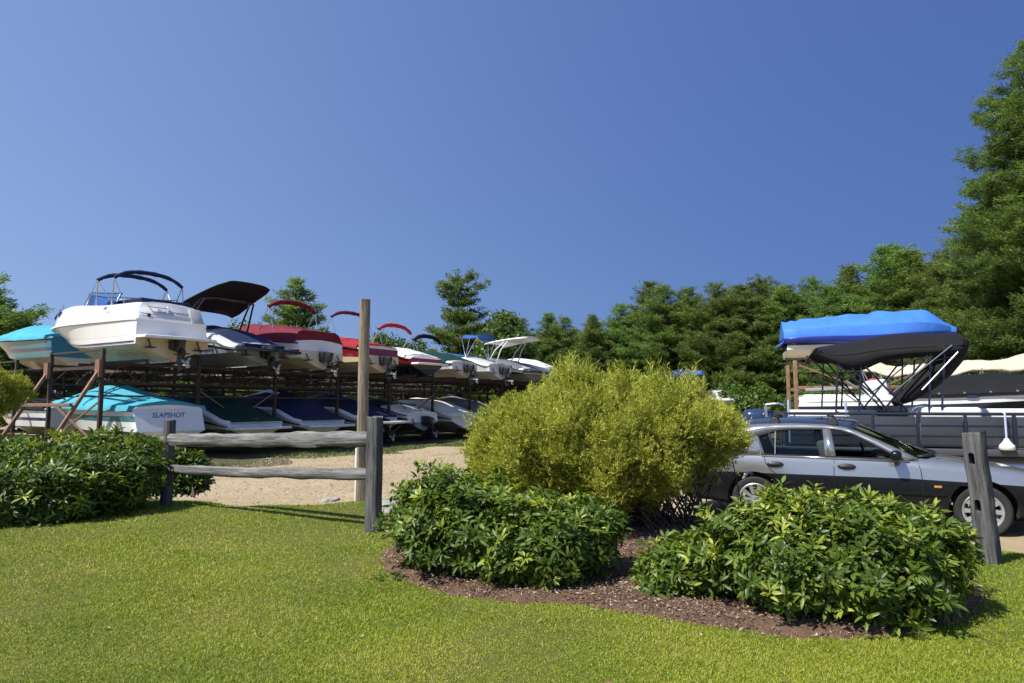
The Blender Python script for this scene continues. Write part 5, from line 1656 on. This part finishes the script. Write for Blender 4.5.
# roof bars
for x in (.28, 1.03):
    q = MB(); q.beam((x, -.60, 1.487), (x, .60, 1.487), .05, .022, bev=.008)
    b_ = q.build('roof_bar', blacktrim, car)
    for s_ in (-1, 1):
        q = MB(); y = s_ * .60
        q.add([(x - .075, y - s_ * .05, 1.40), (x + .075, y - s_ * .05, 1.40), (x + .075, y + s_ * .035, 1.36), (x - .075, y + s_ * .035, 1.36), (x - .03, y - s_ * .04, 1.48), (x + .03, y - s_ * .04, 1.48), (x + .03, y + s_ * .01, 1.47), (x - .03, y + s_ * .01, 1.47)],
              [[0, 1, 2, 3], [4, 5, 6, 7], [0, 1, 5, 4], [1, 2, 6, 5], [2, 3, 7, 6], [3, 0, 4, 7]])
        q.build('bar_foot', blacktrim, b_, angle=30, bevel=.01, fix=True)
q = MB(); q.tube([(.28, -.585, 1.45), (.28, -.585, 1.45)], .001, 3) if False else None
# doors: shut lines, handles, mirrors, rub strip
for s_ in (-1, 1):
    def line(seq, r_=.0045): 
        return [(x, s_ * (side_y(x, z) + .0005), z) for x, z in seq]
    for seq in ([(1.03, .915), (1.025, .80), (1.02, .68), (1.03, .5), (1.06, .30)], [(2.02, .88), (2.04, .80), (2.05, .68), (2.05, .5), (2.0, .30)], [(.13, .92), (.16, .82), (.22, .74), (.36, .62), (.42, .5), (.45, .30)]):
        q = MB(); q.tube(line(seq), .0055, 5); q.build('door_gap', blacktrim, car)
    for x in (1.15, .25):
        q = MB(); y = s_ * (side_y(x, .80) + .004)
        q.lathe([(0, .022), (.07, .020), (.095, .008), (.10, -.01)], 22, Matrix.Translation((x + .03, y, .815)) @ (Matrix.Rotation(PI, 4, 'Z') if s_ < 0 else Matrix.Identity(4)) @ Matrix.Diagonal((1.15, 1, .42, 1)))
        q.box((x + .03, y + s_ * .022, .815), (.16, .02, .022), bev=.006); q.build('door_handle', blacktrim, car, angle=50)
    q = MB(); q.box((1.76, s_ * .99, .985), (.13, .20, .135), Matrix.Rotation(s_ * .15, 3, 'Z'), bev=.045); q.box((1.78, s_ * .885, .945), (.09, .10, .05), bev=.015)
    q.build('wing_mirror', charcoal if s_ < 0 else silver, car, angle=50)
    q = MB(); x = 2.22; q.box((x, s_ * (side_y(x, .60) + .004), .60), (.085, .014, .03), bev=.006); q.build('side_marker', paint('amber_lens', (.45, .20, .05), .2), car)
    q = MB(); q.tube([(x, s_ * (side_y(x, .60) - .014), .50) for x in np.linspace(.46, 2.30, 12)], .03, 6); q.build('rub_strip', charcoal, car)
    q = MB(); q.box((3.46, s_ * .63, .655), (.24, .26, .13), Matrix.Rotation(-s_ * .38, 3, 'Z'), bev=.03); q.build('headlight', paint('lamp_glass', (.6, .62, .65), .08, coat=1), car)
    q = MB(); q.box((-1.02, s_ * .66, .80), (.12, .26, .20), Matrix.Rotation(s_ * .3, 3, 'Z'), bev=.03); q.build('tail_light', paint('red_lens', (.35, .01, .01), .1, coat=1), car)
q = MB(); q.box((3.66, 0, .57), (.05, .62, .12), bev=.02)
q.build('grille', blacktrim, car)
q = MB()
q.grid([[(2.12 + .2 * (1 - (y / .75) ** 2), y, .968 + .02 * (1 - (y / .75) ** 2)) for y in (-.74, -.4, 0, .4, .74)], [(2.02, y, .97 + .02 * (1 - (y / .75) ** 2)) for y in (-.74, -.4, 0, .4, .74)]])
q.build('cowl', blacktrim, car, solid=.01)
# wheels
for x in (0, 2.70):
    for s_ in (-1, 1):
        w_ = thing('wheel', None, None, (0, 0, 0)); w_.parent = car; w_.location = (x, s_ * .765, .317)
        if s_ > 0: w_.rotation_euler = (0, 0, PI)
        if x > 1: w_.rotation_euler = (0, 0, w_.rotation_euler[2] - .10)
        q = MB(); q.lathe([(.205, .09), (.225, .10), (.29, .102), (.312, .08), (.318, .04), (.318, -.04), (.312, -.08), (.29, -.102), (.225, -.10), (.205, -.085)], 40); q.build('tyre', tyre_m, w_, angle=40)
        q = MB()
        q.lathe([(.208, .05), (.206, -.07), (.222, -.100), (.214, -.104), (.196, -.088), (.188, -.06), (.185, .04)], 40)
        q.lathe([(0, -.082), (.035, -.084), (.052, -.078), (.06, -.05)], 20)
        for k in range(10):
            a = 2 * PI * k / 10
            M_ = Matrix.Rotation(a, 4, 'Y')
            vs = [M_ @ Vector(p) for p in [(.045, -.080, -.016), (.045, -.080, .016), (.198, -.088, .030), (.198, -.088, -.030), (.045, -.05, -.014), (.045, -.05, .014), (.198, -.055, .026), (.198, -.055, -.026)]]
            q.add(vs, [[0, 1, 2, 3], [7, 6, 5, 4], [0, 4, 5, 1], [1, 5, 6, 2], [2, 6, 7, 3], [3, 7, 4, 0]])
        q.build('rim', rim_m, w_, angle=35, fix=True)
        q = MB(); q.lathe([(0, -.02), (.15, -.02), (.15, .0)], 24); q.build('brake_disc', paint('dark_brake', (.06, .06, .06), .5, metal=.6), w_)
# ================================================================== TREES
pine_m = leaf_mat('pine_needles', [(0, (.058, .086, .025)), (.4, (.130, .182, .043)), (.75, (.21, .268, .062)), (1, (.29, .34, .09))], rough=.55, trans=.42, spec=.3, each=.22)
pine_y = leaf_mat('fresh_pine_needles', [(0, (.050, .074, .02)), (.4, (.110, .152, .034)), (.75, (.18, .225, .05)), (1, (.26, .30, .07))], rough=.55, trans=.42, spec=.3, each=.22)
leafy_m = leaf_mat('tree_leaves', [(0, (.04, .070, .015)), (.4, (.08, .13, .026)), (.75, (.13, .19, .036)), (1, (.19, .25, .05))], rough=.45, trans=.35, spec=.4)
scrub_m = leaf_mat('scrub_leaves', [(0, (.045, .09, .016)), (.5, (.10, .165, .028)), (1, (.18, .25, .05))], rough=.5, trans=.35, spec=.3)
bark_m = paint('pine_bark', (.085, .066, .052), .95, var=.35, scale=7, bump=.6, bscale=18)

def pine_mesh(seed, H, Rm, base, per_m=2.1, nb=(5, 7), tuft=.42, quads_n=12, mat=None, profile=None, droop=.0, ragged=.35, qL=.42, qW=.085):
    """white pine: whorled limbs, each carrying clumps of needle sprays"""
    g = np.random.default_rng(seed)
    if profile is None:
        profile = lambda s: (1 - s) ** .75 * (0.35 + .65 * min(1, s / .25 + .55)) + .05
    C = []; T = []; limb = MB()
    z = base * H; s_ = 0
    while z < H * .985:
        s = (z - base * H) / (H * (1 - base))
        nbr = int(g.integers(nb[0], nb[1] + 1))
        a0 = g.uniform(0, 6.28)
        for k in range(nbr):
            a = a0 + 2 * PI * k / nbr + g.normal() * .25
            L = Rm * profile(s) * (1 + g.normal() * ragged)
            if L < .15: L = .15
            L = min(L, Rm * 1.35)
            rise = (.10 + .5 * s) * L * g.uniform(.5, 1.3)
            dv = np.array([math.cos(a), math.sin(a), 0])
            p0 = np.array([0, 0, z])
            def bp(u): return p0 + dv * L * u + np.array([0, 0, rise * u ** 1.4 - droop * L * u * u])
            if L > .7:
                limb.tube([tuple(bp(u)) for u in (0, .35, .7, .95)], [.02 * L ** .7 + .012, .015 * L ** .7 + .008, .012, .006], 4, cap=False)
            nt = max(2, int(L / (tuft * .52)))
            sd = np.array([-dv[1], dv[0], 0])
            for j in range(nt):
                u = .22 + .78 * (j + g.random()) / nt
                wd = .42 * L * (1 - abs(u - .55)) * .75
                m_ = 1 + int(wd / (tuft * .62))
                for q in range(m_):
                    off = g.uniform(-1, 1) * wd
                    c = bp(u) + sd * off + np.array([0, 0, g.normal() * .10 * tuft + abs(off) * .12])
                    C.append(c); T.append(np.clip(.42 + g.normal() * .16 + .12 * (u - .6) + .10 * (s - .4), 0, 1))
        z += (1 / per_m) * g.uniform(.75, 1.25) * (1 - .35 * s)
    C = np.array(C); T = np.array(T)
    n = len(C); m = n * quads_n
    P = np.repeat(C, quads_n, 0); d = g.normal(size=(m, 3)) * np.array([1, 1, .5]) + np.array([0, 0, .38])
    outw = P * np.array([1, 1, 0]); outw = outw / (np.linalg.norm(outw, axis=1, keepdims=True) + .3)
    D = unit(d + outw * .6)
    P = P + g.normal(size=(m, 3)) * tuft * np.array([.22, .22, .15])
    up = unit(g.normal(size=(m, 3)) * .9 + outw * .7 + np.array([0, 0, .45]))
    v, f = diamonds(P, D, qL * g.uniform(.6, 1.3, m), qW * g.uniform(.7, 1.4, m), up, g=g)
    tone = np.clip(np.repeat(np.repeat(T, quads_n) + g.normal(size=m) * .09, 4), 0, 1)
    return v, f, tone, limb

def make_pine(name, label, cat, loc, rz, group, seed, H, Rm, base, mat=None, **kw):
    t = thing(name, label, cat, loc, rz, group)
    v, f, tn, limb = pine_mesh(seed, H, Rm, base, **kw)
    mesh_np('crown', v, f, mat or pine_m, tn, t)
    r0 = .016 * H + .03
    limb.tube([(0, 0, -.1), (.02, .01, H * .3), (-.02, .03, H * .65), (0, 0, H * .985)], [r0, r0 * .8, r0 * .45, .015], 8)
    limb.build('trunk', bark_m, t, angle=60)
    return t

def make_leafy(name, label, cat, loc, group, seed, H, Rm, nleaf=9000, leaf=.16, mat=None, base=.2, lumps=16):
    g = np.random.default_rng(seed)
    t = thing(name, label, cat, loc, 0, group)
    zc = H * (base + 1) / 2; rz_ = H * (1 - base) / 2
    lobes = [(0, 0, zc, Rm * .7, Rm * .7, rz_ * .75)]
    for _ in range(lumps):
        d = unit(g.normal(size=3)); k = g.uniform(.45, .78)
        q = Rm * g.uniform(.25, .45)
        lobes.append((d[0] * Rm * k, d[1] * Rm * k, zc + d[2] * rz_ * k, q, q, q * .8))
    P, NN, RR = mound_points(lobes, nleaf, (.45, 1.08), .1, .15, seed, under=-1)
    D = unit(g.normal(size=P.shape) + NN * .5 - np.array([0, 0, .2]))
    up = unit(NN * .6 + np.array([0, 0, .7]) + g.normal(size=P.shape) * .5)
    v, f = diamonds(P, D, leaf * g.uniform(.7, 1.3, len(P)), leaf * .6 * g.uniform(.7, 1.3, len(P)), up, g=g)
    cl = np.sin(P[:, 0] * 2.1 / Rm * 2 + seed) * np.sin(P[:, 1] * 4 / Rm) * np.sin(P[:, 2] * 2.3)
    tn = np.clip(.45 + .18 * cl + g.normal(size=len(P)) * .15, 0, 1)
    mesh_np('crown', v, f, mat or leafy_m, np.repeat(tn, 4), t)
    mb = MB(); r0 = .018 * H + .02
    mb.tube([(0, 0, -.1), (.03, 0, H * .3), (0, .03, H * .7)], [r0, r0 * .7, r0 * .25], 7)
    for l in lobes[1:11]:
        mb.tube([(0, 0, H * base * .9), (l[0] * .5, l[1] * .5, (H * base + l[2]) / 2), (l[0], l[1], l[2])], [r0 * .5, r0 * .3, .012], 5)
    mb.build('trunk', bark_m, t, angle=60)
    return t

def place(src, px, py_top, Y, rz, label, group, H0, widen=1.0, first=[None]):
    """a copy of a tree scaled so its tip meets the photo's height at that distance"""
    p = at(px, py_top, Y); k = p.z / H0
    c = src if src.get('_used') is None else copy_tree(src)
    src['_used'] = 1
    c.location = (p.x, Y, 0); c.rotation_euler = (0, 0, rz); c.scale = (k * widen, k * widen, k)
    tag(c, label, 'tree', group)
    return c

GTL = 'pines of the tree line behind the boatyard'
H0 = 10.0
wide = lambda s: (1 - s) ** .68 * 1.0 + .05
protos = [make_pine('pine_tree', 'x', 'tree', (0, 0, 0), 0, GTL, 101 + i, H0, (2.7, 3.0, 2.5, 3.2, 2.8)[i], (.06, .05, .08, .06, .05)[i], per_m=(2.0, 1.8, 2.2, 1.9, 2.1)[i],
                    quads_n=44, tuft=.46, qL=.21, qW=.036, profile=wide, ragged=(.30, .24, .28, .34, .22)[i]) for i in range(5)]
ordn = ['first', 'second', 'third', 'fourth', 'fifth', 'sixth', 'seventh', 'eighth', 'ninth', 'tenth', 'eleventh', 'twelfth', 'thirteenth', 'fourteenth', 'fifteenth', 'sixteenth', 'seventeenth', 'eighteenth']
front = [(523, 322, 50), (548, 315, 50), (572, 318, 49), (594, 311, 47), (618, 299, 46), (643, 287, 45), (668, 291, 45), (692, 287, 44), (716, 289, 44), (738, 286, 43), (762, 281, 42), (786, 284, 41), (808, 281, 40), (830, 282, 39), (856, 264, 37), (884, 247, 35), (908, 252, 33)]
for i, (px, py, Y) in enumerate(front):
    lab = 'front-row pine of the tree line, %s from its low end behind the yellow bush' % ordn[i]
    place(protos[(i * 2 + i // 3) % 5], px + random.uniform(-7, 7), py + random.uniform(-5, 7), Y + random.uniform(-2, 2), i * 1.7, lab, GTL, H0, random.uniform(.9, 1.3))
for i in range(24):
    px = 515 + i * 20; Y = 56 - i * .55
    pyt = float(np.interp(px, [515, 575, 640, 760, 830, 890, 1000], [334, 326, 306, 302, 298, 270, 250])) + random.uniform(-3, 6)
    place(protos[(i * 3 + 1) % 5], px, pyt, Y, i * 2.3 + .5, 'pine filling the gaps behind the front row of the tree line', GTL, H0, 1.1)
# lower trees behind the racks on the left half
for i in range(16):
    px = 120 + i * 26; Y = 60
    pyt = 350 - 6 * math.sin(i * 2.1) - (10 if i in (5, 10, 11) else 0)
    place(protos[(i * 2) % 5], px, pyt, Y, i * 1.1, 'low pine in the row hidden behind the boat racks', 'low pines behind the boat racks', H0, 1.35)
# free-standing trees against the sky
loose = lambda s: (1 - s) ** .55 * (.45 + .55 * abs(math.sin(s * 9 + 1))) + .08
make_pine('pine_tree', 'spiky pine rising behind the maroon rolled boat top', 'tree', (at(293, 400, 45).x, 45, 0), .4, None, 131, at(293, 281, 45).z, 2.7, .15, per_m=1.5, quads_n=26, tuft=.5, qL=.32, qW=.06, profile=lambda s: (1 - s) ** .7 + .06, ragged=.3)
make_pine('pine_tree', 'open-branched pale pine standing above the row left of the round leafy tree', 'tree', (at(458, 400, 48).x, 48, 0), 1.0, None, 132, at(458, 276, 48).z, 2.75, .15, per_m=1.25, quads_n=26, tuft=.52, qL=.34, qW=.06, profile=lambda s: (1 - s) ** .45 * (.55 + .45 * abs(math.sin(s * 8 + .6))) + .1, ragged=.2, mat=pine_y)
p = at(503, 300, 46); make_leafy('broadleaf_tree', 'round dark leafy tree right of the open-branched pine', 'tree', (p.x, 46, 0), None, 133, p.z, 2.3, 9000, .26)
p = at(241, 307, 58); make_leafy('broadleaf_tree', 'small leafy treetop showing between the black canopy and the maroon boat', 'tree', (p.x, 58, 0), None, 134, p.z, 2.2, 6000, .28)
p = at(388, 322, 58); make_leafy('broadleaf_tree', 'leafy treetop peeking between the tall brown post and the red rolled top', 'tree', (p.x, 58, 0), None, 135, p.z, 2.2, 6000, .28)
p = at(418, 332, 60); make_leafy('broadleaf_tree', 'low leafy treetop just right of the red rolled top', 'tree', (p.x, 60, 0), None, 136, p.z, 2.0, 5000, .28)
# left group
make_pine('pine_tree', 'dark pine at the left edge, tallest of the left group', 'tree', (at(-18, 400, 42).x, 42, 0), .3, None, 141, at(-6, 276, 42).z, 3.4, .05, per_m=1.6, quads_n=26, tuft=.52, qL=.32, qW=.06, profile=wide)
make_pine('pine_tree', 'shorter pine right of the tall one at the left edge', 'tree', (at(22, 400, 44).x, 44, 0), .9, None, 142, at(24, 316, 44).z, 2.9, .05, per_m=1.6, quads_n=26, tuft=.52, qL=.32, qW=.06, profile=wide)
p = at(60, 324, 46); make_leafy('broadleaf_tree', 'leafy tree behind the teal-covered boat at far left', 'tree', (p.x - 1, 46, 0), None, 143, p.z, 3.4, 10000, .26)
p = at(110, 345, 48); make_leafy('broadleaf_tree', 'low leafy tree hidden behind the white cruiser', 'tree', (p.x, 48, 0), None, 144, p.z, 3.2, 7000, .26)

# the big pines at the right edge
bigprof = lambda s: (1 - s ** 3) ** .8 * (.92 + .08 * math.sin(s * 19)) + .03
def big(px, py, Y, Rm, seed, label, mat, base=.04):
    p = at(px, py, Y)
    return make_pine('pine_tree', label, 'tree', (p.x, Y, 0), seed * .7, None, seed, p.z, Rm, base, per_m=2.1, quads_n=46, tuft=.42, qL=.17, qW=.027, profile=bigprof, ragged=.10, mat=mat, nb=(5, 7))
big(1073, 10, 26, 4.9, 151, 'tallest pine, rising out of the picture at the right edge', pine_y)
big(985, 205, 29, 2.6, 152, 'mid-height pine at the foot of the tallest one, behind the cream canopies', pine_m)
big(1110, 150, 23, 3.0, 153, 'pine with fresh green limbs just outside the right edge, in front of the tallest one', pine_y)
big(946, 246, 32, 2.2, 154, 'pine just left of the tallest one, behind the bow of the blue-wrapped boat', pine_m)
# scrub under the tree line
for i, (px, py, Y, r_, lab) in enumerate(((752, 378, 31, 1.7, 'pale green scrub bush left of the brown rack post'), (722, 388, 33, 1.4, 'low scrub bush between the yellow bush and the brown rack'),
        (835, 384, 33, 1.8, 'scrub bush behind the lattice of the brown rack'), (905, 372, 29, 1.7, 'scrub bush behind the peaked cream canopy'), (985, 358, 26, 1.7, 'bright scrub bush behind the long cream canopy'),
        (660, 380, 40, 2.2, 'scrub bush under the pines straight behind the yellow bush'))):
    p = at(px, py, Y)
    make_leafy('scrub_bush', lab, 'shrub', (p.x, Y, 0), None, 160 + i, p.z, r_, 5000, .15, scrub_m, base=.03, lumps=12)
for o in protos:
    if '_used' in o: del o['_used']
for o in list(SC.objects):
    if '_used' in o: del o['_used']

# ================================================================== CAMERA, LIGHT, SKY
cam = bpy.data.cameras.new('camera'); co = bpy.data.objects.new('camera', cam); COL.objects.link(co)
cam.sensor_width = 36; cam.lens = 36 * FPX / 1024; cam.clip_end = 5000; cam.clip_start = .05
co.location = (0, 0, EYE); co.rotation_euler = (R(90) + PITCH, 0, 0)
SC.camera = co
SUN_AZ = math.atan2(-.83, -.56)      # compass style: atan2(x, y)
SUN_EL = R(53)
sd = Vector((math.sin(SUN_AZ) * math.cos(SUN_EL), math.cos(SUN_AZ) * math.cos(SUN_EL), math.sin(SUN_EL)))
sl = bpy.data.lights.new('sun', 'SUN'); so = bpy.data.objects.new('sun', sl); COL.objects.link(so)
sl.energy = 5.0; sl.angle = R(.53); sl.color = (1, .955, .88)
so.rotation_euler = sd.to_track_quat('Z', 'Y').to_euler()
w = bpy.data.worlds.new('World'); SC.world = w; w.use_nodes = True
nt = w.node_tree; bg = nt.nodes['Background']
sky = nt.nodes.new('ShaderNodeTexSky'); sky.sky_type = 'NISHITA'; sky.sun_disc = False
sky.sun_elevation = SUN_EL; sky.sun_rotation = SUN_AZ
sky.air_density = 1.0; sky.dust_density = .05; sky.ozone_density = 3.0; sky.altitude = 300
# polarised summer sky: each channel of the Nishita sky flattened, brighter towards the sun
tcw = nt.nodes.new('ShaderNodeTexCoord')
dt = nt.nodes.new('ShaderNodeVectorMath'); dt.operation = 'DOT_PRODUCT'; dt.inputs[1].default_value = (-.83, -.56, 0)
nt.links.new(tcw.outputs['Generated'], dt.inputs[0])
sp_ = nt.nodes.new('ShaderNodeSeparateColor'); cb_ = nt.nodes.new('ShaderNodeCombineColor')
nt.links.new(sky.outputs[0], sp_.inputs[0])
def mth(op, a, b):
    n = nt.nodes.new('ShaderNodeMath'); n.operation = op
    for q, v in enumerate((a, b)):
        if hasattr(v, 'links'): nt.links.new(v, n.inputs[q])
        else: n.inputs[q].default_value = v
    return n.outputs[0]
for ch_, (gam, mul, k) in enumerate(((.33, .83, 1.12), (.34, 1.22, .86), (.254, 2.60, .50))):
    d_ = mth('ADD', dt.outputs['Value'], .56)
    e_ = mth('POWER', math.e, mth('MULTIPLY', mth('SUBTRACT', d_, mth('MULTIPLY', mth('MULTIPLY', d_, d_), .38)), k))
    nt.links.new(mth('MULTIPLY', mth('MULTIPLY', mth('POWER', sp_.outputs[ch_], gam), mul), e_), cb_.inputs[ch_])
nt.links.new(cb_.outputs[0], bg.inputs[0]); bg.inputs[1].default_value = .10
SC.view_settings.view_transform = 'Standard'; SC.view_settings.look = 'None'
SC.view_settings.exposure = .5; SC.view_settings.gamma = 1
SC.render.engine = 'CYCLES'
SC.cycles.use_denoising = True
SC.cycles.max_bounces = 8; SC.cycles.transparent_max_bounces = 12; SC.cycles.diffuse_bounces = 3; SC.cycles.glossy_bounces = 3
SC.cycles.caustics_reflective = False; SC.cycles.caustics_refractive = False
SC.cycles.use_adaptive_sampling = True; SC.cycles.adaptive_threshold = .02
